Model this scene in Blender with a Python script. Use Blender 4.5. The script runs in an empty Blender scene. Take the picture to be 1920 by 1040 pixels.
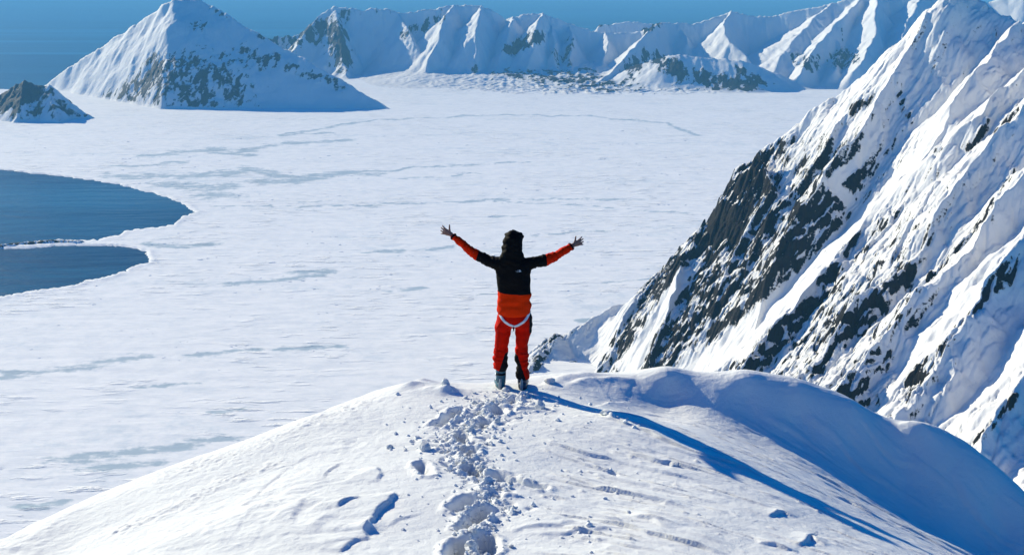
import bpy, bmesh, math, random
import numpy as np
from mathutils import Vector, Matrix, noise as mnoise
from mathutils.bvhtree import BVHTree

S = bpy.context.scene
COL = S.collection
R = math.radians

# ------------------------------------------------------------------ camera
F_PX = 1900.0                      # focal length in pixels of a 1920 px wide picture
PITCH = R(16.15)
CP, SP = math.cos(PITCH), math.sin(PITCH)
cam_d = bpy.data.cameras.new('camera')
cam_d.sensor_width = 36.0
cam_d.lens = 36.0 * F_PX / 1920.0
cam_d.clip_start = 0.1
cam_d.clip_end = 90000.0
cam = bpy.data.objects.new('camera', cam_d)
COL.objects.link(cam)
cam.location = (0, 0, 0)
cam.rotation_euler = (math.pi / 2 - PITCH, 0, 0)
S.camera = cam

# ------------------------------------------------------------------ sun and sky
SUN_AZ, SUN_EL = R(46), R(24)      # degrees left of straight ahead, above the horizon
SUN = Vector((-math.sin(SUN_AZ) * math.cos(SUN_EL), math.cos(SUN_AZ) * math.cos(SUN_EL), math.sin(SUN_EL)))
world = bpy.data.worlds.new('World')
S.world = world
world.use_nodes = True
wn, wl = world.node_tree.nodes, world.node_tree.links
wn.clear()
w_out = wn.new('ShaderNodeOutputWorld')
w_bg = wn.new('ShaderNodeBackground')
w_sky = wn.new('ShaderNodeTexSky')
w_sky.sky_type = 'NISHITA'
w_sky.sun_disc = False
w_sky.sun_elevation = SUN_EL
w_sky.sun_rotation = -SUN_AZ
w_sky.altitude = 900
w_sky.air_density = 1.0
w_sky.dust_density = 0.2
w_sky.ozone_density = 3.0
w_hs = wn.new('ShaderNodeHueSaturation')
w_hs.inputs['Saturation'].default_value = 1.55
w_bg.inputs['Strength'].default_value = 0.12
wl.new(w_sky.outputs['Color'], w_hs.inputs['Color'])
w_tint = wn.new('ShaderNodeMix')
w_tint.data_type = 'RGBA'
w_tint.blend_type = 'MULTIPLY'
w_tint.inputs[0].default_value = 1.0
w_tint.inputs[7].default_value = (0.06, 0.66, 0.90, 1)   # very clear, deep blue polar sky
wl.new(w_hs.outputs['Color'], w_tint.inputs[6])
wl.new(w_tint.outputs[2], w_bg.inputs['Color'])
wl.new(w_bg.outputs['Background'], w_out.inputs['Surface'])

sun_d = bpy.data.lights.new('sun', 'SUN')
sun_d.energy = 5.0
sun_d.angle = R(0.53)
sun_d.color = (1.0, 0.905, 0.655)
sun = bpy.data.objects.new('sun', sun_d)
COL.objects.link(sun)
sun.rotation_euler = SUN.to_track_quat('Z', 'Y').to_euler()
sun.location = SUN * 100

S.view_settings.view_transform = 'Standard'
S.view_settings.look = 'None'
S.view_settings.gamma = 1.0
S.view_settings.use_curve_mapping = False
S.view_settings.exposure = 0.5

# ------------------------------------------------------------------ helpers
ICE_Z = -450.0


def at(px, py, Y):
    """world point on the line of sight through a picture pixel, Y metres ahead"""
    cx = (px - 960.0) / F_PX
    cy = (520.0 - py) / F_PX
    d = CP + cy * SP
    return (cx / d * Y, Y, (-SP + cy * CP) / d * Y)


def at_z(px, py, z):
    cx = (px - 960.0) / F_PX
    cy = (520.0 - py) / F_PX
    k = z / (-SP + cy * CP)
    return (cx * k, (CP + cy * SP) * k)


def pix(x, y, z):
    dep = y * CP - z * SP
    return 960.0 + F_PX * x / dep, 520.0 - F_PX * (y * SP + z * CP) / dep


def hash2(ix, iy, seed):
    h = (ix.astype(np.int64) * 374761393 + iy.astype(np.int64) * 668265263 + seed * 974634777) & 0x7fffffff
    h = ((h ^ (h >> 13)) * 1274126177) & 0x7fffffff
    return (h ^ (h >> 16)) & 0xffff


def perlin(x, y, seed=0):
    ix, iy = np.floor(x), np.floor(y)
    fx, fy = x - ix, y - iy
    ux, uy = fx * fx * fx * (fx * (fx * 6 - 15) + 10), fy * fy * fy * (fy * (fy * 6 - 15) + 10)

    def g(ox, oy):
        a = hash2(ix + ox, iy + oy, seed) * (2 * math.pi / 65536.0)
        return np.cos(a) * (fx - ox) + np.sin(a) * (fy - oy)
    a, b, c, d = g(0, 0), g(1, 0), g(0, 1), g(1, 1)
    return ((a + (b - a) * ux) + ((c + (d - c) * ux) - (a + (b - a) * ux)) * uy) * 1.5


def fbm(x, y, octv=4, seed=0, gain=0.5, lac=2.03):
    s, a, t = 0.0, 1.0, 0.0
    for o in range(octv):
        s = s + a * perlin(x + 17.3 * o, y - 9.1 * o, seed + o)
        t += a
        a *= gain
        x, y = x * lac, y * lac
    return s / t


def ridged(x, y, octv=4, seed=0, gain=0.5, lac=2.07):
    s, a, t = 0.0, 1.0, 0.0
    for o in range(octv):
        s = s + a * (1 - 2 * np.abs(perlin(x + 7.7 * o, y + 3.3 * o, seed + o)))
        t += a
        a *= gain
        x, y = x * lac, y * lac
    return s / t


def blocks(x, y, seed=0):
    """broken-rock pattern: random level per cell, and distance to the nearest joint"""
    ix, iy = np.floor(x), np.floor(y)
    d1, d2 = np.full(x.shape, 9.0), np.full(x.shape, 9.0)
    lev = np.zeros(x.shape)
    for ox in (-1, 0, 1):
        for oy in (-1, 0, 1):
            jx = hash2(ix + ox, iy + oy, seed) / 65536.0
            jy = hash2(ix + ox, iy + oy, seed + 7) / 65536.0
            d = np.hypot(ix + ox + jx - x, iy + oy + jy - y)
            m = d < d1
            d2 = np.where(m, d1, np.minimum(d2, d))
            lev = np.where(m, hash2(ix + ox, iy + oy, seed + 13) / 65536.0, lev)
            d1 = np.minimum(d1, d)
    return lev - 0.5, d2 - d1


def sstep(a, b, x):
    t = np.clip((x - a) / (b - a), 0, 1)
    return t * t * (3 - 2 * t)


def smax(a, b, k):
    h = np.clip(k - np.abs(a - b), 0, None) / k
    return np.maximum(a, b) + h * h * k * 0.25


def poly_dist(X, Y, pts):
    best = np.full(X.shape, 1e18)
    for (x0, y0), (x1, y1) in zip(pts[:-1], pts[1:]):
        dx, dy = x1 - x0, y1 - y0
        t = np.clip(((X - x0) * dx + (Y - y0) * dy) / (dx * dx + dy * dy + 1e-12), 0, 1)
        best = np.minimum(best, (X - x0 - t * dx) ** 2 + (Y - y0 - t * dy) ** 2)
    return np.sqrt(best)


def poly_inside(X, Y, pts):
    ins = np.zeros(X.shape, bool)
    n = len(pts)
    for i in range(n):
        x0, y0 = pts[i]
        x1, y1 = pts[(i + 1) % n]
        c = (y0 > Y) != (y1 > Y)
        ins ^= c & (X < (x1 - x0) * (Y - y0) / (y1 - y0 + 1e-12) + x0)
    return ins


def ridge_height(X, Y, pts, sl, sr, conc=None):
    """height field of one ridge line; sl / sr: slope left / right of its direction; conc: drop (m) at which the slope has eased"""
    H = np.full(X.shape, -1e9)
    for (x0, y0, z0), (x1, y1, z1) in zip(pts[:-1], pts[1:]):
        dx, dy = x1 - x0, y1 - y0
        L2 = dx * dx + dy * dy + 1e-9
        L = math.sqrt(L2)
        rx, ry = X - x0, Y - y0
        t = np.clip((rx * dx + ry * dy) / L2, 0, 1)
        d = np.hypot(rx - t * dx, ry - t * dy)
        cr = (dx * ry - dy * rx) / L / (d + 1e-6)
        w = 0.5 + 0.5 * np.clip(cr / 0.6, -1, 1)
        drop = (sr + (sl - sr) * w) * d
        if conc:
            drop = conc * (1 - np.exp(-drop / conc)) + 0.25 * drop
        H = np.maximum(H, z0 + (z1 - z0) * t - drop)
    return H


def link_mesh(name, me, mat=None, parent=None):
    o = bpy.data.objects.new(name, me)
    COL.objects.link(o)
    if mat is not None:
        me.materials.append(mat)
    if parent is not None:
        o.parent = parent
    return o


def tag(o, label=None, cat=None, group=None, kind=None):
    for k, v in (('label', label), ('category', cat), ('group', group), ('kind', kind)):
        if v:
            o[k] = v
    return o


def grid_mesh(name, X, Y, Z, mat, attrs=None, smooth=True):
    ny, nx = X.shape
    me = bpy.data.meshes.new(name)
    co = np.stack([X, Y, Z], -1).reshape(-1, 3).astype(np.float32)
    idx = np.arange(nx * ny, dtype=np.int32).reshape(ny, nx)
    q = np.stack([idx[:-1, :-1], idx[:-1, 1:], idx[1:, 1:], idx[1:, :-1]], -1).reshape(-1, 4)
    nf = len(q)
    me.vertices.add(len(co))
    me.vertices.foreach_set('co', co.ravel())
    me.loops.add(nf * 4)
    me.loops.foreach_set('vertex_index', q.ravel())
    me.polygons.add(nf)
    me.polygons.foreach_set('loop_start', np.arange(0, nf * 4, 4, dtype=np.int32))
    me.polygons.foreach_set('loop_total', np.full(nf, 4, np.int32))
    me.update(calc_edges=True)
    me.polygons.foreach_set('use_smooth', np.full(nf, smooth, bool))
    for k, v in (attrs or {}).items():
        a = me.attributes.new(k, 'FLOAT', 'POINT')
        a.data.foreach_set('value', v.astype(np.float32).ravel())
    return link_mesh(name, me, mat)


def bilin(xs, ys, Z, x, y):
    i = np.clip(np.searchsorted(xs, x) - 1, 0, len(xs) - 2)
    j = np.clip(np.searchsorted(ys, y) - 1, 0, len(ys) - 2)
    fx = np.clip((x - xs[i]) / (xs[i + 1] - xs[i]), 0, 1)
    fy = np.clip((y - ys[j]) / (ys[j + 1] - ys[j]), 0, 1)
    return (Z[j, i] * (1 - fx) + Z[j, i + 1] * fx) * (1 - fy) + (Z[j + 1, i] * (1 - fx) + Z[j + 1, i + 1] * fx) * fy


def slope_of(X, Y, Z):
    x, y = X[0], Y[:, 0]
    gy, gx = np.gradient(Z, y, x)
    return np.hypot(gx, gy), gx, gy


def box_blur(A, r):
    for ax in (0, 1):
        P = np.pad(A, [(r + 1, r) if a == ax else (0, 0) for a in (0, 1)], mode='edge')
        C = np.cumsum(P, axis=ax)
        if ax == 0:
            A = (C[2 * r + 1:] - C[:-2 * r - 1]) / (2 * r + 1)
        else:
            A = (C[:, 2 * r + 1:] - C[:, :-2 * r - 1]) / (2 * r + 1)
    return A


# ------------------------------------------------------------------ materials
class NT:
    def __init__(self, name):
        self.m = bpy.data.materials.new(name)
        self.m.use_nodes = True
        self.n, self.l = self.m.node_tree.nodes, self.m.node_tree.links
        self.b = self.n['Principled BSDF']

    def new(self, t, **kw):
        nd = self.n.new(t)
        for k, v in kw.items():
            if k.startswith('i_'):
                nd.inputs[k[2:].replace('_', ' ')].default_value = v
            else:
                setattr(nd, k, v)
        return nd

    def link(self, a, b):
        self.l.new(a, b)

    def coords(self, scale=(1, 1, 1), rot=(0, 0, 0)):
        tc = self.new('ShaderNodeTexCoord')
        mp = self.new('ShaderNodeMapping')
        mp.inputs['Scale'].default_value = scale
        mp.inputs['Rotation'].default_value = rot
        self.link(tc.outputs['Object'], mp.inputs['Vector'])
        return mp.outputs['Vector']

    def noise(self, vec, scale, detail=4, rough=0.55):
        nd = self.new('ShaderNodeTexNoise')
        nd.inputs['Scale'].default_value = scale
        nd.inputs['Detail'].default_value = detail
        nd.inputs['Roughness'].default_value = rough
        self.link(vec, nd.inputs['Vector'])
        return nd.outputs['Fac']

    def ramp(self, fac, stops):
        nd = self.new('ShaderNodeValToRGB')
        e = nd.color_ramp.elements
        while len(e) < len(stops):
            e.new(0.5)
        for el, (p, c) in zip(e, stops):
            el.position = p
            el.color = (c[0], c[1], c[2], 1) if len(c) == 3 else c
        self.link(fac, nd.inputs['Fac'])
        return nd.outputs['Color']

    def math(self, op, a, b=None, clamp=False):
        nd = self.new('ShaderNodeMath', operation=op, use_clamp=clamp)
        for i, v in enumerate((a, b)):
            if v is None:
                continue
            if isinstance(v, (int, float)):
                nd.inputs[i].default_value = v
            else:
                self.link(v, nd.inputs[i])
        return nd.outputs[0]

    def maprange(self, v, a, b, c=0.0, d=1.0, smooth=True):
        nd = self.new('ShaderNodeMapRange')
        if smooth:
            nd.interpolation_type = 'SMOOTHSTEP'
        for k, x in (('From Min', a), ('From Max', b), ('To Min', c), ('To Max', d)):
            nd.inputs[k].default_value = x
        self.link(v, nd.inputs['Value'])
        return nd.outputs['Result']

    def mix(self, fac, a, b):
        nd = self.new('ShaderNodeMix', data_type='RGBA')
        if isinstance(fac, (int, float)):
            nd.inputs[0].default_value = fac
        else:
            self.link(fac, nd.inputs[0])
        for i, v in ((6, a), (7, b)):
            if isinstance(v, tuple):
                nd.inputs[i].default_value = (v[0], v[1], v[2], 1)
            else:
                self.link(v, nd.inputs[i])
        return nd.outputs[2]

    def bump(self, h, dist, strength=1.0, prev=None):
        nd = self.new('ShaderNodeBump')
        nd.inputs['Distance'].default_value = dist
        nd.inputs['Strength'].default_value = strength
        self.link(h, nd.inputs['Height'])
        if prev is not None:
            self.link(prev, nd.inputs['Normal'])
        return nd.outputs['Normal']

    def attr(self, name):
        return self.new('ShaderNodeAttribute', attribute_name=name).outputs['Fac']

    def done(self, color=None, rough=None, normal=None, spec=None):
        for k, v in (('Base Color', color), ('Roughness', rough), ('Normal', normal), ('Specular IOR Level', spec)):
            if v is None:
                continue
            if isinstance(v, tuple):
                self.b.inputs[k].default_value = (v[0], v[1], v[2], 1)
            elif isinstance(v, (int, float)):
                self.b.inputs[k].default_value = v
            else:
                self.link(v, self.b.inputs[k])
        return self.m


SNOW = (0.79, 0.79, 0.79)


def terrain_material(name, unit, rock_a=(0.008, 0.009, 0.011), rock_b=(0.024, 0.020, 0.016), snow=SNOW):
    """snow over rock; unit = metres per picture pixel at the distance of the thing"""
    t = NT(name)
    v = t.coords()
    fine = t.noise(v, 0.22 / unit, 5, 0.7)
    mid = t.noise(v, 0.03 / unit, 4, 0.6)
    mask = t.math('ADD', t.attr('rock'), t.math('MULTIPLY', t.math('SUBTRACT', fine, 0.5), 0.9))
    mask = t.maprange(mask, 0.44, 0.56)
    rock = t.ramp(t.noise(v, 0.09 / unit, 4, 0.7), [(0.25, rock_a), (0.55, tuple((a + b) / 2 for a, b in zip(rock_a, rock_b))), (0.8, rock_b)])
    snowc = t.mix(t.maprange(mid, 0.3, 0.7), snow, tuple(c * 0.94 for c in snow))
    n = t.bump(t.noise(v, 0.12 / unit, 6, 0.6), unit * 2.2, 0.55)
    rb = t.mix(mask, (0, 0, 0), (1, 1, 1))
    h2 = t.math('MULTIPLY', t.noise(v, 0.3 / unit, 4, 0.7), rb)
    n = t.bump(h2, unit * 4, 0.7, n)
    return t.done(t.mix(mask, snowc, rock), 0.7, n, 0.06)


def snow_material():
    t = NT('wind_packed_snow')
    v = t.coords()
    c = t.mix(t.maprange(t.noise(v, 1.3, 4), 0.3, 0.7), (0.75, 0.775, 0.785), (0.71, 0.735, 0.75))
    n = t.bump(t.noise(v, 16.0, 7, 0.7), 0.03, 0.5)
    n = t.bump(t.noise(v, 130.0, 3, 0.6), 0.006, 0.55, n)
    t.b.inputs['Subsurface Weight'].default_value = 0.0
    return t.done(c, 0.85, n, 0.06)


def ice_material():
    t = NT('snow_covered_sea_ice')
    v = t.coords((0.25, 1.0, 1.0), (0, 0, R(-8)))
    v2 = t.coords()
    big = t.noise(v, 0.012, 5, 0.6)
    fine = t.noise(v, 0.06, 6, 0.7)
    f3 = t.noise(v2, 0.05, 5, 0.7)
    b = t.math('ADD', t.attr('bare'), t.math('MULTIPLY', t.math('SUBTRACT', fine, 0.5), 1.7))
    b = t.math('ADD', b, t.math('MULTIPLY', t.math('SUBTRACT', f3, 0.5), 1.6))
    b = t.maprange(b, 0.38, 1.0)
    thin = t.maprange(t.math('MULTIPLY', big, t.math('ADD', f3, 0.45)), 0.5, 0.75, 0.0, 0.4)
    mott = t.mix(t.maprange(t.math('MULTIPLY', t.math('ADD', fine, f3), 0.5), 0.4, 0.62), (0.93, 0.93, 0.925), (0.80, 0.825, 0.85))
    c = t.mix(thin, mott, (0.55, 0.66, 0.74))
    c = t.mix(b, c, (0.43, 0.53, 0.60))
    n = t.bump(t.noise(v, 0.09, 6, 0.6), 2.2, 0.3)
    dr = t.noise(t.coords((0.28, 1.0, 1.0), (0, 0, R(-9))), 0.085, 5, 0.6)
    where = t.maprange(t.noise(v2, 0.006, 3, 0.5), 0.42, 0.62)
    n = t.bump(t.math('MULTIPLY', t.maprange(dr, 0.52, 0.72), where), 2.4, 0.9, n)
    return t.done(c, 0.8, n, 0.08)


def water_material():
    t = NT('cold_sea_water')
    v = t.coords((0.05, 1.0, 1.0), (0, 0, R(5)))
    w = t.coords((0.35, 1.0, 1.0), (0, 0, R(-12)))
    far = t.noise(v, 0.0009, 5, 0.6)
    near = t.noise(w, 0.004, 4, 0.55)
    c = t.mix(t.maprange(far, 0.35, 0.65), (0.002, 0.030, 0.085), (0.012, 0.10, 0.20))
    c = t.mix(t.maprange(t.noise(t.coords((0.03, 1.0, 1.0), (0, 0, R(3))), 0.0016, 3, 0.5), 0.52, 0.68), c, (0.03, 0.19, 0.33))
    c = t.mix(t.maprange(near, 0.35, 0.7, 0, 0.75), c, (0.008, 0.075, 0.155))
    n = t.bump(t.noise(t.coords((0.4, 1, 1)), 0.25, 4, 0.6), 0.6, 0.35)
    n = t.bump(t.noise(t.coords((0.22, 1.0, 1.0), (0, 0, R(-10))), 0.022, 5, 0.6), 9.0, 0.8, n)
    t.b.inputs['IOR'].default_value = 1.33
    return t.done(c, 0.35, n, 0.10)


M_SNOW = snow_material()
M_ICE = ice_material()
M_WATER = water_material()
M_CLIFF = terrain_material('cliff_snow_and_rock', 0.55)
M_LEFT = terrain_material('mountain_snow_and_rock', 2.2, (0.010, 0.012, 0.016), (0.034, 0.034, 0.036))
M_FAR = terrain_material('range_snow_and_rock', 2.8, (0.010, 0.012, 0.016), (0.034, 0.034, 0.036))

# ------------------------------------------------------------------ sea and bay ice
sea_me = bpy.data.meshes.new('sea')
sea_me.from_pydata([(-45000, -2000, ICE_Z - 1.2), (45000, -2000, ICE_Z - 1.2), (45000, 60000, ICE_Z - 1.2), (-45000, 60000, ICE_Z - 1.2)], [], [(0, 1, 2, 3)])
tag(link_mesh('sea', sea_me, M_WATER), kind='structure')


def px_line(pts, z=ICE_Z):
    return [at_z(x, y, z) for x, y in pts]


WATER_PX = [(-900, 262), (-300, 290), (0, 317), (40, 321), (80, 326), (150, 333), (220, 345), (290, 361), (330, 376), (345, 383), (352, 387), (368, 398),
            (345, 404), (333, 414), (325, 420), (300, 426), (262, 429), (232, 434), (222, 441), (200, 444), (185, 448), (140, 450), (108, 449), (80, 452),
            (30, 457), (0, 461), (-200, 470), (-200, 474), (0, 466), (60, 463), (100, 460), (140, 459), (190, 460), (225, 460), (250, 464), (270, 470),
            (280, 479), (280, 491), (262, 497), (240, 501), (230, 507), (208, 516), (190, 522), (155, 527), (140, 534), (120, 537), (80, 543), (40, 548),
            (12, 552), (0, 556), (-300, 640), (-900, 700)]
BARE = [([(265, 293), (400, 279), (440, 286), (520, 270), (650, 263)], 4.0), ([(400, 284), (470, 290)], 3.0),
        ([(530, 252), (620, 238), (700, 226), (900, 217), (1100, 216), (1250, 233), (1310, 252)], 1.6), ([(530, 254), (620, 248)], 2.5),
        ([(210, 331), (330, 330), (420, 324), (480, 317), (530, 333)], 6.0), ([(480, 340), (545, 340), (610, 328), (705, 322)], 6.0),
        ([(700, 322), (800, 313), (900, 308), (990, 304)], 1.8), ([(750, 336), (900, 324)], 1.3), ([(215, 312), (290, 310), (350, 303)], 2.6),
        ([(300, 345), (380, 352), (430, 350)], 7.0), ([(385, 368), (425, 366)], 8.0), ([(395, 384), (480, 386), (560, 387), (700, 385), (850, 379), (960, 373), (1040, 372), (1200, 374)], 2.3),
        ([(930, 378), (1060, 384), (1200, 395), (1330, 402)], 1.6), ([(560, 380), (620, 377)], 1.6), ([(925, 406), (985, 404)], 2.0),
        ([(278, 458), (330, 461), (400, 458)], 5.0), ([(300, 464), (350, 463)], 3.0), ([(425, 533), (520, 524), (600, 518)], 4.0), ([(540, 512), (625, 509)], 4.0),
        ([(-20, 712), (70, 698), (150, 688), (260, 668)], 6.5), ([(10, 697), (60, 694)], 4.0), ([(355, 668), (420, 660), (520, 654), (640, 650)], 4.0),
        ([(250, 725), (370, 718)], 3.0), ([(690, 473), (770, 470), (850, 462)], 2.6), ([(735, 545), (790, 540)], 4.0), ([(1090, 600), (1180, 590)], 4.0),
        ([(110, 862), (220, 850), (330, 838), (420, 822)], 9.0), ([(150, 880), (300, 868)], 7.0), ([(395, 775), (440, 767)], 5.0), ([(30, 950), (120, 940)], 6.0),
        ([(1130, 530), (1230, 520)], 2.0), ([(880, 555), (960, 550)], 2.0), ([(1000, 440), (1140, 432)], 2.0)]


def build_ice():
    rows = np.concatenate([np.linspace(1100, 330, 300), np.linspace(328.5, 215, 90)[0:], np.linspace(214, 140, 70)])
    Yr = np.array([at_z(960, r, ICE_Z)[1] for r in rows])
    u = np.linspace(-0.78, 0.62, 660)
    Y = np.repeat(Yr[:, None], len(u), 1)
    X = Y * u[None, :]
    poly = px_line(WATER_PX)
    wig = 10 * fbm(X / 45, Y / 45, 4, 5) + 6.0 * ridged(X / 16, Y / 16, 3, 9) - 2
    sd = poly_dist(X, Y, poly + poly[:1])
    sd = np.where(poly_inside(X, Y, poly), -sd, sd) + wig
    edge = 4560 + 60 * fbm(X / 300, Y / 300, 4, 31)
    sd2 = np.where(X < -1000, edge - Y, 1e4)
    sd = np.minimum(sd, sd2)
    Z = ICE_Z + 0.45 * fbm(X / 90, Y / 25, 4, 3)
    lump = ridged(X / 9, Y / 9, 3, 21)
    rim = np.exp(-((sd - 7) / 6.0) ** 2)
    Z += rim * (0.9 + 1.6 * np.clip(lump, -0.3, 1))
    Z -= 4.5 * sstep(2.0, -5.0, sd)
    bare = np.zeros(X.shape)
    PXg, PYg = pix(X, Y, np.full(X.shape, ICE_Z))
    PYw = PYg + 7.0 * fbm(PXg / 70, PYg / 14, 5, 77, 0.6)
    tex = fbm(PXg / 45, PYg / 4.5, 5, 78, 0.65)
    for pts, th in BARE:
        ys = [p[1] for p in pts]
        sel = (PYg > min(ys) - 30) & (PYg < max(ys) + 30)
        d = np.full(X.shape, 99.0)
        d[sel] = poly_dist(PXg[sel] * 0.22, PYw[sel], [(a * 0.22, b) for a, b in pts])
        bare = np.maximum(bare, np.clip(1.25 - d / th * 0.75, 0, 1))
    bare = np.clip(bare * 0.9 + 0.55 * tex * np.clip(bare * 3, 0, 1), 0, 1)
    bare *= sstep(4, 20, sd)
    bare = np.maximum(bare, 0.25 * sstep(0.25, 0.6, fbm(X / 500, Y / 160, 5, 40)))
    return tag(grid_mesh('bay_ice', X, Y, Z, M_ICE, {'bare': bare}), kind='structure')


build_ice()


def lump_cloud(name, pts, mat, seed=0):
    """many low broken slabs in one mesh; pts: (x, y, z, sx, sy, sz, rot)"""
    rng = np.random.default_rng(seed)
    base = np.array([(-1, -.6, 0), (0.2, -1, 0), (1, -.3, 0), (.7, .8, 0), (-.5, 1, 0), (-.5, -.3, .8), (.4, -.4, 1), (.3, .45, .75), (-.35, .4, .9)], float)
    fc = [(0, 1, 6, 5), (1, 2, 6), (2, 3, 7, 6), (3, 4, 8, 7), (4, 0, 5, 8), (5, 6, 7, 8)]
    V, Fs = [], []
    for i, (x, y, z, sx, sy, sz, a) in enumerate(pts):
        p = base * (sx, sy, sz) * (1 + 0.3 * rng.standard_normal((9, 3)))
        c, s = math.cos(a), math.sin(a)
        p = np.stack([p[:, 0] * c - p[:, 1] * s + x, p[:, 0] * s + p[:, 1] * c + y, p[:, 2] + z], -1)
        V.extend(map(tuple, p))
        Fs.extend(tuple(k + i * 9 for k in f) for f in fc)
    me = bpy.data.meshes.new(name)
    me.from_pydata(V, [], Fs)
    me.update()
    return link_mesh(name, me, mat)


def build_pressure_ridges():
    rng = np.random.default_rng(4)
    pts = []
    wpoly = px_line(WATER_PX)
    clusters = 0
    while clusters < 330:
        px, py = rng.uniform(-60, 1350), 235 + 640 * rng.random() ** 1.1
        band = math.exp(-((py - 500) / 90) ** 2) + 0.6 * math.exp(-((py - 300) / 60) ** 2) + 0.45 * math.exp(-((py - 640) / 60) ** 2) + 0.12
        if rng.random() > band:
            continue
        x, y = at_z(px, py, ICE_Z)
        if poly_inside(np.array([x]), np.array([y]), wpoly)[0]:
            continue
        clusters += 1
        n = int(rng.integers(4, 18))
        ang = R(rng.normal(12, 9))
        for k in range(n):
            s = rng.normal(0, 1) * n * 2.6
            w = abs(rng.normal(0, 1))
            sc = (0.5 + 1.5 * rng.random() ** 3) * min(1.0, 1.25 - py / 1000)
            pts.append((x + s * math.cos(ang) + rng.normal(0, 2), y + s * math.sin(ang) + rng.normal(0, 1.2), ICE_Z - 0.5, 3.4 * sc, 0.45 * sc, 0.6 * sc, ang + rng.normal(0, .5)))
    t = NT('broken_sea_ice')
    v = t.coords()
    m = t.done(t.mix(t.maprange(t.noise(v, 0.2), 0.4, 0.7), (0.78, 0.81, 0.85), (0.55, 0.62, 0.68)), 0.6)
    tag(lump_cloud('pressure_ridges', pts, m, 8), 'broken ridges of jumbled ice slabs scattered over the frozen bay', None, None, 'stuff')


build_pressure_ridges()


def build_reef():
    X, Y = None, None
    line = px_line([(-260, 472), (-120, 468), (0, 463), (40, 458), (80, 455), (110, 453), (150, 455)])
    x0, x1 = min(p[0] for p in line) - 15, max(p[0] for p in line) + 15
    y0, y1 = min(p[1] for p in line) - 25, max(p[1] for p in line) + 25
    X, Y = np.meshgrid(np.arange(x0, x1, 2.2), np.arange(y0, y1, 1.5))
    d = poly_dist(X, Y, line) + 3.5 * fbm(X / 9, Y / 9, 3, 2)
    Z = ICE_Z - 3 + 5.2 * sstep(13, 2, d) + 2.8 * sstep(12, 2, d) * ridged(X / 9, Y / 9, 4, 12)
    rock = 0.25 + 0.75 * sstep(0.2, -0.1, fbm(X / 10, Y / 10, 3, 15)) - 0.5 * sstep(x1 - 110, x1 - 20, X)
    tag(grid_mesh('reef', X, Y, Z, M_CLIFF, {'rock': rock}), kind='structure')


build_reef()


# ------------------------------------------------------------------ mountains
def P(*pts):
    return [at(*p) for p in pts]


def warp(X, Y, a, s, seed):
    return X + a * fbm(X / s, Y / s, 3, seed), Y + a * fbm(X / s, Y / s, 3, seed + 50)


def rockmask(X, Y, Z, base, lo, hi, rad, extra=0.0):
    """bare rock where the ground is locally steep; base pushes it up or down"""
    sl, gx, gy = slope_of(X, Y, Z)
    cur = Z - box_blur(Z, rad)
    return np.clip(base + sstep(lo, hi, sl) * 0.7 + extra * cur, -0.3, 1.3)


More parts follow.
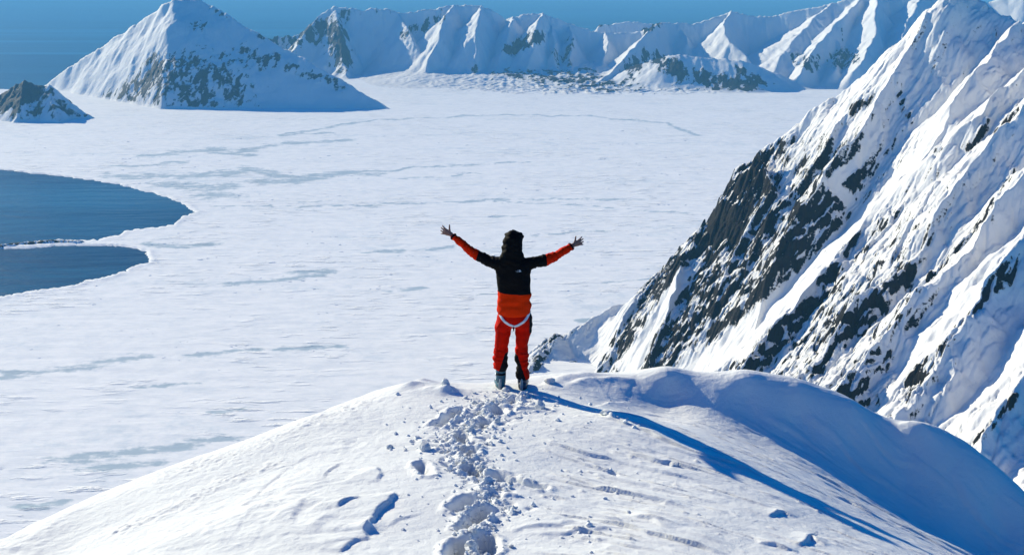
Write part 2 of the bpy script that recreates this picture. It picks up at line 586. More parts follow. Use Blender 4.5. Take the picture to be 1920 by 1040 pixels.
def build_left_mountain():
    st = 5.5
    X, Y = np.meshgrid(np.arange(-2650, -350, st), np.arange(3680, 4950, st))
    wx, wy = warp(X, Y, 22, 170, 3)
    def face(p, q, r):
        p, q, r = (np.array(at(*v)) for v in (p, q, r))
        n = np.cross(q - p, r - p)
        return p[2] - (n[0] * (wx - p[0]) + n[1] * (wy - p[1])) / n[2]

    def back(p, q, sl):
        p, q = np.array(at(*p)), np.array(at(*q))
        t = ((wx - p[0]) * (q[0] - p[0]) + (wy - p[1]) * (q[1] - p[1])) / ((q[0] - p[0]) ** 2 + (q[1] - p[1]) ** 2)
        nx, ny = -(q[1] - p[1]), q[0] - p[0]
        k = np.sign(ny) / math.hypot(nx, ny)
        return p[2] + t * (q[2] - p[2]) - sl * ((wx - p[0]) * nx + (wy - p[1]) * ny) * k
    lit = face((345, -8, 4290), (300, 208, 3822), (95, 163, 4600))
    shade = face((388, 14, 4290), (300, 208, 3822), (620, 208, 3818))
    bl = back((95, 161, 4640), (340, -11, 4290), 0.9)
    br = back((390, 12, 4290), (705, 193, 3850), 0.9)

    def smin(p, q, k):
        return -smax(-p, -q, k)
    H = smin(smin(lit, shade, 4), smin(bl, br, 5), 4) + 10
    U_ = ridged(X / 70 + 0.6 * fbm(X / 120, Y / 120, 2, 4), Y / 300, 3, 62)
    H += np.clip((H - ICE_Z) / 120.0, 0, 1) * 8 * (U_ - 0.3)
    up = np.clip((H - ICE_Z) / 120.0, 0, 1)
    H += up * (4 * ridged(X / 120, Y / 160, 4, 8) + 2.5 * fbm(X / 40, Y / 40, 4, 18))
    flute = ridged(X / 45 + 0.5 * fbm(X / 90, Y / 90, 2, 4), Y / 190, 3, 61)
    H += up * 3 * flute
    # rock: lower half of the shaded face, patches at the top
    PXg, PYg = pix(X, Y, H)
    dens = 0.02 + 0.5 * sstep(60, 130, PYg) * np.exp(-((PXg - 370) / 120.0) ** 2) * sstep(215, 185, PYg - 10)
    dens += 0.35 * np.exp(-(((PXg - 375) / 28) ** 2 + ((PYg - 48) / 14) ** 2))
    dens += 0.33 * np.exp(-(poly_dist(PXg, PYg, [(460, 95), (540, 120), (640, 165)]) / 16) ** 2)
    dens += 0.3 * np.exp(-(poly_dist(PXg, PYg, [(395, 15), (440, 42), (500, 75)]) / 7) ** 2)
    dens += 0.3 * np.exp(-(poly_dist(PXg, PYg, [(150, 190), (230, 180), (300, 120)]) / 22) ** 2)
    dens += 0.3 * np.exp(-(poly_dist(PXg, PYg, [(160, 130), (215, 95), (260, 40)]) / 5) ** 2)
    dens *= 1 - 0.9 * np.exp(-(poly_dist(PXg, PYg, [(330, 20), (270, 80), (220, 120), (130, 165)]) / 28) ** 2)
    n = fbm(X / 60, Y / 90, 5, 81, 0.6)
    lev, jt = blocks((X + 12 * n) / 30, (Y + 12 * n) / 36, 45)
    H += np.clip(dens * 1.5, 0, 1) * (7 * ridged(X / 26, Y / 34, 3, 44) + 9 * lev - 5 * sstep(0.18, 0.0, jt))
    H = smax(H, np.full(X.shape, ICE_Z - 3.0) + 0 * X, 14) - 1.5
    nf = fbm(X / 22, Y / 36, 4, 83, 0.65)
    rock = np.clip(dens * 1.05 + (0.6 * n + 1.0 * nf) * np.clip(dens * 3, 0.25, 1) + 0.03, -0.3, 1.2)
    rock *= sstep(ICE_Z + 1, ICE_Z + 8, H)
    tag(grid_mesh('snow_mountain', X, Y, H, M_LEFT, {'rock': rock}), kind='structure')


def build_rocky_hill():
    st = 4.0
    X, Y = np.meshgrid(np.arange(-2150, -1280, st), np.arange(3330, 3900, st))
    wx, wy = warp(X, Y, 10, 80, 13)
    rid = [(P((-120, 215, 3560), (-40, 190, 3580), (0, 182, 3600), (22, 166, 3600), (45, 151, 3600), (62, 160, 3600), (78, 164, 3590), (92, 162, 3580), (125, 188, 3570), (150, 205, 3560), (185, 226, 3540)), 0.9, 0.85),
           (P((45, 152, 3600), (40, 185, 3520), (30, 220, 3440)), 0.8, 0.8),
           (P((92, 163, 3580), (100, 195, 3500), (110, 225, 3430)), 0.8, 0.8)]
    H = np.full(X.shape, -1e9)
    for pts, sl, sr in rid:
        H = smax(H, ridge_height(wx, wy, pts, sl, sr, 700), 10)
    up = np.clip((H - ICE_Z) / 50.0, 0, 1)
    H += up * (7 * ridged(X / 60, Y / 60, 4, 38) + 5 * ridged(X / 22, Y / 30, 3, 48))
    PXg, PYg = pix(X, Y, H)
    dens = 0.85 * sstep(140, 20, PXg) * sstep(228, 175, PYg) + 0.25
    n = fbm(X / 35, Y / 45, 5, 91, 0.6)
    H = smax(H, np.full(X.shape, ICE_Z - 3.0), 8) - 1.2
    rock = np.clip(dens + 1.1 * n, -0.3, 1.2) * sstep(ICE_Z + 1, ICE_Z + 6, H)
    tag(grid_mesh('rocky_hill', X, Y, H, M_LEFT, {'rock': rock}), kind='structure')


def build_far_range():
    st = 6.0
    X, Y = np.meshgrid(np.arange(-1650, 3300, st), np.arange(4060, 6250, st))
    wx, wy = warp(X, Y, 26, 190, 23)
    crest = P((470, 95, 5500), (505, 73, 5560), (560, 68, 5600), (600, 27, 5620), (625, 14, 5620), (680, 19, 5600), (720, 17, 5600), (748, 27, 5600), (790, 21, 5600), (835, 14, 5600), (850, 10, 5600), (900, 11, 5580),
              (922, 20, 5580), (950, 37, 5600), (965, 31, 5580), (1020, 26, 5560), (1060, 42, 5580), (1110, 60, 5580), (1150, 63, 5560), (1200, 60, 5520), (1240, 44, 5480), (1300, 46, 5520), (1340, 34, 5520), (1372, 22, 5500),
              (1400, 31, 5500), (1450, 33, 5480), (1500, 20, 5440), (1560, 8, 5400), (1620, -8, 5350), (1700, -34, 5300), (1800, -20, 5200), (1850, 6, 5100), (1930, -22, 5000), (2100, -60, 4900))
    rid = [
        (crest, 0.9, 1.25),
        (P((1125, 50, 6000), (1180, 42, 6000), (1225, 47, 6000)), 0.8, 0.8),
        (P((600, 27, 5620), (575, 60, 5480), (550, 95, 5330)), 0.9, 0.8),
        (P((632, 20, 5590), (640, 70, 5380), (642, 120, 5200), (655, 150, 5060)), 1.3, 0.7),
        (P((748, 27, 5600), (762, 50, 5450), (778, 76, 5330), (790, 112, 5180)), 1.2, 0.8),
        (P((850, 10, 5590), (838, 30, 5430), (822, 70, 5230), (795, 138, 5020)), 1.1, 0.8),
        (P((905, 11, 5580), (899, 22, 5420), (893, 62, 5220), (889, 142, 4990)), 1.4, 0.8),
        (P((965, 31, 5580), (957, 45, 5390), (946, 88, 5210), (925, 148, 4990)), 1.0, 0.8),
        (P((1020, 26, 5560), (1013, 38, 5380), (1000, 75, 5200), (980, 146, 4980)), 1.4, 0.8),
        (P((1030, 44, 5560), (1036, 62, 5390), (1040, 100, 5210), (1045, 152, 5000)), 1.3, 0.9),
        (P((1070, 52, 5560), (1072, 72, 5390), (1070, 112, 5190), (1080, 158, 4960)), 1.3, 0.9),
        (P((1136, 63, 5560), (1142, 84, 5370), (1132, 122, 5180)), 1.2, 0.8),
        (P((1240, 44, 5480), (1212, 64, 5220), (1178, 100, 5000), (1140, 140, 4810), (1100, 176, 4560)), 1.3, 0.75),
        (P((1278, 58, 5480), (1290, 80, 5360)), 1.0, 0.7),
        (P((1372, 22, 5500), (1356, 46, 5340), (1368, 80, 5150), (1400, 110, 5000)), 1.2, 0.8),
        (P((1560, 8, 5400), (1500, 60, 5130), (1470, 100, 4930), (1440, 150, 4700)), 0.5, 0.45),
        (P((1620, -8, 5350), (1570, 44, 5050), (1535, 84, 4860), (1500, 140, 4640)), 1.3, 0.65),
        (P((1562, 55, 5040), (1572, 90, 4920), (1568, 130, 4700)), 1.1, 0.8),
        (P((1600, 70, 5000), (1604, 105, 4860), (1600, 140, 4650)), 1.1, 0.8),
        (P((1655, -20, 5330), (1645, 16, 5080), (1640, 62, 4860), (1612, 122, 4600)), 1.3, 0.75),
        (P((1740, -30, 5270), (1700, 40, 5000), (1690, 90, 4750)), 0.7, 0.6),
        (P((1850, 6, 5100), (1800, 60, 4800)), 0.7, 0.5),
        (P((1190, 125, 4780), (1260, 104, 4720), (1330, 110, 4660), (1400, 116, 4600), (1432, 138, 4560), (1442, 162, 4500)), 0.3, 0.55),
        (P((945, 140, 4950), (985, 142, 4900), (1030, 150, 4800)), 0.2, 0.35),
        (P((1135, 172, 4450), (1185, 178, 4420)), 0.2, 0.3),
        (P((820, 148, 5000), (862, 150, 4980)), 0.2, 0.25),
        (P((660, 150, 5100), (700, 140, 5200), (760, 150, 5050)), 0.3, 0.25),
    ]
    H = np.full(X.shape, -1e9)
    for pts, sl, sr in rid:
        H = smax(H, ridge_height(wx, wy, pts, sl, sr, 800), 9)
    up = np.clip((H - ICE_Z) / 130.0, 0, 1)
    PXg, PYg = pix(X, Y, H)
    crag = np.exp(-(poly_dist(PXg, PYg, [(520, 75), (590, 60), (630, 60), (640, 110)]) / 28) ** 2)
    crag += np.exp(-(poly_dist(PXg, PYg, [(955, 95), (990, 80), (1010, 70)]) / 14) ** 2)
    crag += 0.7 * np.exp(-(poly_dist(PXg, PYg, [(760, 65), (790, 55), (830, 30)]) / 12) ** 2)
    crag += 0.8 * np.exp(-(poly_dist(PXg, PYg, [(1210, 60), (1235, 48)]) / 9) ** 2)
    crag += 0.7 * np.exp(-(poly_dist(PXg, PYg, [(890, 125), (888, 140)]) / 8) ** 2)
    crag += 1.0 * np.exp(-(poly_dist(PXg, PYg, [(1180, 130), (1210, 105), (1250, 125), (1330, 150), (1400, 160)]) / 17) ** 2)
    crag += 0.6 * np.exp(-(poly_dist(PXg, PYg, [(1380, 130), (1440, 160)]) / 10) ** 2)
    crag += 0.7 * np.exp(-(poly_dist(PXg, PYg, [(1490, 110), (1520, 120), (1600, 110)]) / 16) ** 2)
    crag += 0.6 * np.exp(-(poly_dist(PXg, PYg, [(1575, 60), (1580, 120)]) / 9) ** 2)
    crag += 0.6 * np.exp(-(poly_dist(PXg, PYg, [(1070, 80), (1060, 120), (1040, 100)]) / 16) ** 2)
    crag += 0.6 * np.exp(-(poly_dist(PXg, PYg, [(1110, 52), (1140, 50)]) / 6) ** 2)
    crag += 0.5 * np.exp(-(poly_dist(PXg, PYg, [(930, 140), (1040, 150), (1180, 180)]) / 16) ** 2)
    crag += 0.4 * np.exp(-(poly_dist(PXg, PYg, [(640, 25), (740, 24)]) / 7) ** 2)
    crag = np.clip(crag, 0, 1)
    lev, jt = blocks(X / 34, Y / 40, 29)
    H += up * (6 * fbm(X / 90, Y / 120, 4, 28) + 8 * ridged(X / 60 + 0.5 * fbm(X / 200, Y / 200, 2, 26), Y / 260, 3, 27) + 4 * ridged(X / 26, Y / 130, 2, 66) + 9 * (crag + 0.1) * ridged(X / 42, Y / 55, 4, 68) + crag * (11 * lev - 6 * sstep(0.18, 0.0, jt)))
    # hummocky foreland running out on to the ice
    low = np.exp(-((PXg - 1130) / 330) ** 2) * sstep(4120, 4480, Y)
    fan = sstep(640, 800, PXg) * sstep(1620, 1450, PXg)
    base = ICE_Z - 4 + fan * 46 * sstep(4350, 5250, Y) ** 1.5 * (1 + 0.35 * fbm(X / 260, Y / 260, 3, 36)) + 10 * low * np.clip(0.35 + fbm(X / 110, Y / 150, 4, 33), 0, 1) + 8 * low * sstep(0.15, 0.8, ridged(X / 46, Y / 70, 4, 35))
    H = smax(H, base, 30) - 2
    n = fbm(X / 55, Y / 75, 5, 92, 0.6)
    nf = fbm(X / 20, Y / 34, 4, 95, 0.65)
    dens = crag * 0.72 + 0.34 * low * sstep(ICE_Z + 60, ICE_Z + 10, H) * sstep(0.1, 0.7, ridged(X / 46, Y / 70, 4, 35))
    rock = np.clip(dens + (0.85 * n + 0.7 * nf) * np.clip(dens * 3, 0.28, 1) + 0.02, -0.3, 1.2) * sstep(ICE_Z + 1.5, ICE_Z + 6, H)
    tag(grid_mesh('mountain_range', X, Y, H, M_FAR, {'rock': rock}), kind='structure')


def build_cliff():
    u = np.arange(0.0, 0.565, 0.00105)
    yy = np.concatenate([np.arange(440, 620, 1.5), np.arange(620, 1260, 0.92)])
    Y = np.repeat(yy[:, None], len(u), 1)
    X = Y * u[None, :]
    wx, wy = warp(X, Y, 13, 75, 63)
    wx, wy = warp(wx, wy, 4, 20, 67)
    rid = [
        # summit and the far skyline spur
        (P((1780, -4, 1100), (1742, 24, 1108), (1692, 84, 1122), (1640, 122, 1134), (1560, 186, 1152), (1500, 230, 1164), (1462, 268, 1170), (1428, 285, 1174), (1388, 330, 1174), (1340, 402, 1164), (1302, 455, 1146), (1280, 498, 1122), (1255, 570, 1085), (1222, 690, 1032)), 1.3, 2.3),
        (P((1275, 486, 1226), (1232, 528, 1216), (1188, 562, 1202), (1160, 612, 1182), (1110, 700, 1136)), 1.2, 1.3),
        (P((1200, 560, 1242), (1120, 600, 1230), (1062, 632, 1215), (1046, 628, 1210), (1012, 655, 1195), (985, 710, 1130)), 0.85, 0.9),
        # ribs on the summit face
        (P((1742, 26, 1098), (1700, 110, 1070), (1648, 192, 1046), (1590, 262, 1026), (1545, 330, 1006), (1495, 418, 986), (1455, 490, 970), (1425, 560, 955), (1400, 620, 940)), 1.9, 1.7),
        (P((1690, 90, 1105), (1620, 190, 1090), (1560, 250, 1078), (1500, 330, 1062), (1440, 420, 1045), (1400, 500, 1030), (1370, 600, 1008)), 1.9, 1.7),
        (P((1428, 290, 1134), (1440, 350, 1095), (1400, 430, 1070), (1360, 520, 1045), (1330, 620, 1012)), 1.9, 1.8),
        (P((1700, 190, 1050), (1640, 290, 1020), (1610, 360, 998)), 1.7, 1.6),
        # skyline from the summit to the right and the long rib S1
        (P((1780, -4, 1100), (1830, 6, 1090), (1870, 30, 1070), (1905, 50, 1050), (1980, 60, 1020)), 1.0, 1.3),
        (P((2120, 10, 1000), (2300, -60, 850), (2600, -60, 700), (3000, 0, 560)), 1.3, 2.2),
        (P((1907, 50, 1040), (1866, 106, 1010), (1830, 146, 990), (1782, 226, 962), (1745, 280, 945), (1716, 326, 930), (1682, 352, 922), (1640, 398, 908), (1600, 446, 892), (1540, 508, 872), (1480, 582, 850), (1430, 642, 832), (1385, 712, 812)), 1.2, 1.25),
        (P((1990, 60, 960), (1920, 126, 930), (1870, 180, 915), (1832, 222, 905), (1782, 264, 900), (1728, 318, 900)), 1.2, 1.25),
        (P((2040, 80, 890), (1920, 192, 850), (1852, 262, 832), (1792, 350, 808), (1750, 416, 792), (1716, 476, 778), (1662, 535, 764), (1632, 552, 760), (1580, 620, 742), (1531, 690, 724), (1490, 745, 708)), 1.25, 1.25),
        (P((2010, 230, 800), (1920, 320, 772), (1852, 415, 746), (1790, 495, 724), (1735, 548, 708), (1690, 590, 696), (1640, 640, 684), (1590, 705, 668), (1550, 760, 654)), 1.2, 1.25),
        (P((2040, 330, 740), (1920, 448, 700), (1846, 549, 672), (1800, 618, 652), (1762, 678, 636), (1716, 729, 622), (1650, 790, 606)), 1.15, 1.0),
        (P((2050, 560, 620), (1960, 680, 592), (1892, 757, 572), (1855, 803, 560), (1808, 852, 548), (1740, 930, 530)), 1.1, 0.9),
        (P((1780, 650, 646), (1790, 700, 628), (1760, 740, 612)), 1.0, 1.0),
        (P((2050, 820, 520), (1960, 900, 500), (1890, 980, 480)), 1.0, 0.9),
    ]
    H = np.full(X.shape, -1e9)
    for pts, sl, sr in rid:
        H = smax(H, ridge_height(wx, wy, pts, sl, sr), 9)
    PXg, PYg = pix(X, Y, H)
    # snow-filled couloirs and where the rock comes through
    dens = np.zeros(X.shape)

    def blob(line, wd, v):
        nonlocal dens
        dens = np.maximum(dens, v * np.exp(-(poly_dist(PXg, PYg, line) / wd) ** 2))
    blob([(1425, 305), (1385, 350), (1345, 410), (1310, 470)], 36, 0.76)
    blob([(1370, 400), (1330, 500), (1300, 580), (1260, 650), (1230, 690)], 54, 0.72)
    blob([(1400, 480), (1360, 560), (1340, 640)], 42, 0.6)
    blob([(1450, 340), (1430, 400), (1440, 440), (1400, 480)], 26, 0.65)
    blob([(1545, 420), (1500, 400), (1490, 440), (1460, 500)], 24, 0.8)
    blob([(1250, 510), (1200, 570), (1160, 640)], 28, 0.8)
    blob([(1045, 636), (1020, 660), (1005, 690)], 22, 0.95)
    blob([(1275, 490), (1235, 535), (1190, 575), (1160, 640)], 26, 0.85)
    blob([(1085, 672), (1070, 690)], 13, 0.95)
    blob([(1560, 520), (1500, 580), (1460, 640), (1410, 710)], 48, 0.68)
    blob([(1630, 530), (1570, 590), (1530, 650)], 26, 0.62)
    blob([(1610, 440), (1560, 500), (1620, 480)], 26, 0.5)
    blob([(1700, 510), (1640, 570), (1590, 640), (1520, 720)], 22, 0.72)
    blob([(1590, 720), (1570, 760)], 22, 0.6)
    blob([(1760, 520), (1700, 540)], 16, 0.5)
    blob([(1600, 330), (1620, 380), (1560, 300)], 16, 0.55)
    blob([(1625, 190), (1600, 215)], 15, 0.5)
    blob([(1690, 190), (1705, 235)], 14, 0.5)
    blob([(1865, 60), (1867, 95)], 3, 0.6)
    blob([(1480, 265), (1430, 280)], 14, 0.5)
    blob([(1640, 400), (1600, 440), (1560, 490)], 9, 0.65)
    blob([(1750, 290), (1760, 285)], 10, 0.5)
    blob([(1850, 240), (1815, 290)], 10, 0.5)
    blob([(1910, 205), (1870, 250)], 10, 0.48)
    blob([(1900, 500), (1850, 550), (1800, 620), (1740, 690), (1690, 750)], 17, 0.5)
    blob([(1740, 690), (1700, 750)], 22, 0.68)
    blob([(1910, 505), (1865, 545)], 16, 0.6)
    blob([(1760, 740), (1740, 780)], 14, 0.5)
    blob([(1900, 750), (1850, 810), (1800, 850)], 11, 0.6)
    blob([(1340, 690), (1375, 660)], 10, 0.72)
    blob([(1900, 330), (1840, 420), (1780, 490), (1700, 570)], 8, 0.5)
    blob([(1690, 600), (1640, 660), (1560, 740)], 9, 0.45)
    gen = 0.26 * sstep(150, 420, PYg) * sstep(1880, 1550, PXg) + 0.17
    dens = np.maximum(dens, gen)

    def clear(line, wd):
        nonlocal dens
        dens = dens * (1 - 0.97 * np.exp(-(poly_dist(PXg, PYg, line) / wd) ** 4))
    clear([(1510, 540), (1430, 600), (1370, 660), (1290, 700)], 26)
    clear([(1280, 520), (1240, 590), (1200, 660)], 13)
    clear([(1200, 660), (1180, 690)], 20)
    clear([(1170, 575), (1120, 640), (1060, 660)], 26)
    clear([(1820, 170), (1760, 260), (1680, 350), (1580, 450), (1480, 560)], 14)
    clear([(1640, 250), (1620, 300), (1560, 350), (1590, 380)], 12)
    clear([(1820, 560), (1740, 640), (1690, 700)], 20)
    clear([(1900, 620), (1840, 700), (1780, 780)], 22)
    # fall line of the face: upper right to lower left; strata and flutes follow it
    a = R(32)
    U = X * math.cos(a) + Y * math.sin(a)
    V = -X * math.sin(a) + Y * math.cos(a)
    V2 = V + 6 * fbm(X / 60, Y / 60, 3, 70)
    face = sstep(ICE_Z, ICE_Z + 60, H)
    d = np.clip(dens * 1.25, 0, 1)
    H += face * (5.0 * ridged(U / 150, V2 / 38, 3, 71) + 2.6 * ridged(U / 90, V2 / 12, 2, 75) * (0.35 + 0.65 * d) + 1.1 * ridged(U / 45, V2 / 4.5, 2, 76) * (0.4 + 0.6 * d))
    q = 5 * fbm(X / 18, Y / 18, 3, 72)
    l1, j1 = blocks((U + q) / 36, (V2 + q) / 14, 101)
    l2, j2 = blocks((U + q) / 13, (V2 - q) / 6, 111)
    l3, j3 = blocks(X / 5.0, Y / 4.2, 121)
    crag = 8.0 * l1 - 4.0 * sstep(0.16, 0.0, j1) + 5.0 * l2 - 2.2 * sstep(0.2, 0.0, j2) + 1.8 * l3 + 4.5 * ridged(X / 26, Y / 20, 4, 73, 0.55)
    H += d * crag * 0.95
    H += (1 - d) * (0.45 * fbm(U / 20, V2 / 8, 4, 83) + 0.5 * ridged(U / 34, V2 / 5, 2, 84))
    gx = np.gradient(H, u, axis=1) / Y
    gy = np.gradient(H, yy, axis=0) - u[None, :] * gx
    sb = np.hypot(box_blur(gx, 1), box_blur(gy, 1))
    nz = fbm(U / 34, V2 / 10, 5, 86, 0.62)
    nz2 = fbm(U / 11, V2 / 3.2, 4, 88, 0.65)
    rock = dens * 0.78 + (0.5 * nz + 0.5 * nz2) * np.clip(0.3 + dens * 1.3, 0, 1) + 0.7 * (sstep(0.8, 2.4, sb) - 0.42) * np.clip(dens * 2.2, 0, 1) + 0.05
    rock = np.clip(rock, -0.3, 1.2)
    H = np.maximum(H, ICE_Z - 6)
    tag(grid_mesh('rocky_cliff', X, Y, H, M_CLIFF, {'rock': rock}), kind='structure')


build_left_mountain()
build_rocky_hill()
build_far_range()
build_cliff()

# ------------------------------------------------------------------ the snow crest in front
CTRL = [
    # middle line, bottom to crest
    (960, 1040, 6.5), (950, 900, 7.9), (950, 800, 9.3), (960, 728, 10.8), (880, 722, 11.0), (1000, 705, 11.6),
    # left flank
    (783, 715, 11.3), (674, 746, 11.0), (565, 786, 10.05), (323, 874, 9.25), (138, 952, 8.6), (0, 1018, 7.95), (-200, 1130, 7.1),
    (300, 1010, 7.25), (600, 900, 8.1), (700, 800, 9.5), (600, 1030, 6.6), (480, 900, 8.4), (100, 1035, 7.65),
    # shadow line of the figure on the right flank
    (1177, 778, 9.74), (1328, 842, 9.03), (1498, 930, 8.33), (1695, 1032, 7.62), (1250, 980, 7.12), (1450, 1030, 6.82), (1150, 880, 8.4),
    # trough under the drift
    (1180, 778, 10.45), (1290, 792, 10.6), (1400, 820, 10.55), (1500, 862, 10.35), (1600, 920, 10.0), (1700, 980, 9.68), (1830, 1045, 9.35), (1960, 1120, 9.1),
    # lip of the drift
    (1100, 697, 11.9), (1186, 702, 11.6), (1250, 706, 11.4), (1400, 713, 11.3), (1500, 735, 11.2), (1600, 770, 11.1), (1740, 808, 11.0), (1840, 880, 10.75), (1920, 950, 10.5), (2050, 1070, 10.2),
    # upper wall
    (1250, 735, 11.3), (1400, 745, 11.18), (1500, 775, 11.07), (1600, 820, 10.93), (1700, 870, 10.8), (1800, 940, 10.5), (1880, 1000, 10.3),
]
FREE = [(0, 5, -3.5), (0, 3, -2.7), (0, 0, -1.7), (-4, 0, -2.6), (4, 0, -2.7), (-4, 4, -3.9), (4.2, 4, -3.9), (0, -2.5, -1.2), (-5, -2.5, -2.4), (5, -2.5, -2.4), (-5, 7, -4.9), (6.5, 6.5, -5.4)]
pts3 = [at(*c) for c in CTRL]
drop = []
for (px, py, Yc) in [(880, 722, 11.2), (783, 715, 11.3), (674, 746, 11.0), (565, 786, 10.05), (323, 874, 9.25), (138, 952, 8.6), (0, 1018, 7.95), (1000, 703, 11.8), (1100, 697, 11.9), (1250, 706, 11.4), (1400, 713, 11.3), (1500, 735, 11.2), (1600, 770, 11.1), (1740, 808, 11.0), (1840, 880, 10.75), (1920, 950, 10.5)]:
    x, y, z = at(px, py, Yc)
    for k, s in ((1.0, 0.72), (2.2, 0.95)):
        n = Vector((x * 0.25, 1.0)).normalized()
        drop.append((x + n.x * k, y + n.y * k, z - s * k))
TP = np.array(pts3 + FREE + drop)


def tps_fit(Pn, lam=1e-4):
    n = len(Pn)
    d = np.hypot(Pn[:, None, 0] - Pn[None, :, 0], Pn[:, None, 1] - Pn[None, :, 1])
    K = np.where(d > 0, d * d * np.log(d + 1e-12), 0) + lam * np.eye(n)
    Q = np.hstack([np.ones((n, 1)), Pn[:, :2]])
    A = np.block([[K, Q], [Q.T, np.zeros((3, 3))]])
    return np.linalg.solve(A, np.concatenate([Pn[:, 2], np.zeros(3)]))


TW = tps_fit(TP)


def tps(x, y):
    z = TW[-3] + TW[-2] * x + TW[-1] * y
    for (a, b, _), w in zip(TP, TW[:-3]):
        r2 = (x - a) ** 2 + (y - b) ** 2
        z = z + w * 0.5 * r2 * np.log(r2 + 1e-12)
    return z


def base_z(x, y):
    xc, yc = np.clip(x, -6.5, 7.0), np.clip(y, -2.5, 13.2)
    d = np.hypot(x - xc, y - yc)
    return tps(xc, yc) - 0.95 * d


def spaced(fine, far_lo, far_hi, n):
    lo, hi = fine[0], fine[-1]
    g = np.linspace(0, 1, n + 1)[1:] ** 2.6
    a = lo - g[::-1] * (lo - far_lo) - np.arange(n, 0, -1) * 0.03
    b = hi + g * (far_hi - hi) + np.arange(1, n + 1) * 0.03
    return np.concatenate([a, fine, b])


gx = spaced(np.arange(-6.4, 6.4, 0.017), -420, 420, 26)
gy = spaced(np.concatenate([np.arange(-2, 5.6, 0.1), np.arange(5.6, 12.6, 0.0135)]), -300, 330, 26)
GX, GY = np.meshgrid(gx, gy)
# base surface evaluated on a coarser net and interpolated (it is smooth)
bx = spaced(np.arange(-6.6, 7.11, 0.07), -440, 440, 40)
by = spaced(np.arange(-2.6, 13.31, 0.07), -320, 350, 40)
BXg, BYg = np.meshgrid(bx, by)
BZ = base_z(BXg, BYg)


def base_at(x, y):
    return bilin(bx, by, BZ, np.asarray(x, float), np.asarray(y, float))


def ground_px(px, py):
    """first hit of the line of sight with the smooth crest surface"""
    Ys = np.linspace(4.5, 13.0, 800)
    d = at(px, py, 1.0)
    below = d[2] * Ys < base_at(d[0] * Ys, Ys)
    k = int(np.argmax(below)) if below.any() else len(Ys) - 1
    y = Ys[max(k, 1)] - 0.005
    return d[0] * y, y


def gline(pts):
    return [ground_px(*p) for p in pts]


GZ = base_at(GX, GY)
DX, DY = float(SUN.x), float(SUN.y)
hn = math.hypot(DX, DY)
DX, DY = DX / hn, DY / hn
FINE = sstep(5.2, 5.9, GY) * sstep(13.0, 12.2, GY) * sstep(6.6, 6.0, np.abs(GX))


def window(x, y, r):
    i0, i1 = np.searchsorted(gx, (x - r, x + r))
    j0, j1 = np.searchsorted(gy, (y - r, y + r))
    return slice(j0, j1), slice(i0, i1)


def bump_at(x, y, r, h, stretch=1.0, ang=0.0, power=2.0):
    w = window(x, y, r * max(1.0, stretch) * 2.2)
    if GX[w].size == 0:
        return
    u, v = GX[w] - x, GY[w] - y
    c, s_ = math.cos(ang), math.sin(ang)
    a, b = (u * c + v * s_) / (r * stretch), (-u * s_ + v * c) / r
    GZ[w] += h * np.exp(-(a * a + b * b) ** (power / 2))


def footprint(px, py, ang=90, length=0.31, wid=0.125, depth=0.13):
    x, y = ground_px(px, py)
    w = window(x, y, 0.6)
    u, v = GX[w] - x, GY[w] - y
    c, s_ = math.cos(R(ang)), math.sin(R(ang))
    a, b = u * c + v * s_, -u * s_ + v * c
    wob = 0.018 * fbm(GX[w] * 14, GY[w] * 14, 3, 4)
    hl = length / 2 - wid / 2
    d = np.hypot(np.clip(np.abs(a) - hl, 0, None), b) + wob
    depth *= 0.8
    GZ[w] += -depth * sstep(wid / 2 + 0.022, wid / 2 - 0.03, d) * (1 + 0.25 * a / length) + 0.018 * np.exp(-((d - wid / 2 - 0.045) / 0.03) ** 2) * (0.5 + 0.9 * ridged(GX[w] * 12, GY[w] * 12, 2, 7))


def scarp(pts, h, back=0.5, edge=0.02, taper=True):
    """crust step: raised on the left of the line, dropping sharply on its right"""
    line = gline(pts)
    L = np.cumsum([0] + [math.hypot(b[0] - a[0], b[1] - a[1]) for a, b in zip(line[:-1], line[1:])])
    best = np.full(GX.shape, 1e9)
    sg = np.zeros(GX.shape)
    al = np.zeros(GX.shape)
    xs_, ys_ = [p[0] for p in line], [p[1] for p in line]
    i0, i1 = np.searchsorted(gx, (min(xs_) - 2 * back - 0.2, max(xs_) + 2 * back + 0.2))
    j0, j1 = np.searchsorted(gy, (min(ys_) - 2 * back - 0.2, max(ys_) + 2 * back + 0.2))
    w = (slice(j0, j1), slice(i0, i1))
    X, Y = GX[w], GY[w]
    wob = 0.03 * fbm(X * 7, Y * 7, 4, 3)
    best = np.full(X.shape, 1e9)
    sg, al = np.zeros(X.shape), np.zeros(X.shape)
    for k, ((x0, y0), (x1, y1)) in enumerate(zip(line[:-1], line[1:])):
        dx, dy = x1 - x0, y1 - y0
        l = math.hypot(dx, dy) + 1e-9
        t = np.clip(((X - x0) * dx + (Y - y0) * dy) / l / l, 0, 1)
        d = np.hypot(X - x0 - t * dx, Y - y0 - t * dy)
        m = d < best
        best = np.where(m, d, best)
        sg = np.where(m, np.sign(dx * (Y - y0) - dy * (X - x0)), sg)
        al = np.where(m, (L[k] + t * l) / L[-1], al)
    sd = best * sg + wob
    ends = np.sin(np.clip(al, 0.0, 1) * math.pi) ** 0.6 if taper else 1.0
    GZ[w] += h * ends * sstep(-edge, edge, sd) * np.exp(-np.clip(sd, 0, None) / back)


rngf = np.random.default_rng(11)
# broad wind relief
GZ += FINE * (0.014 * fbm(GX * 1.3, GY * 1.3, 4, 5) + 0.0034 * fbm(GX * 8, GY * 8, 4, 6) + 0.006 * ridged(GX * 1.6 + GY * 0.7, GY * 3.4 - GX * 0.9, 4, 9))
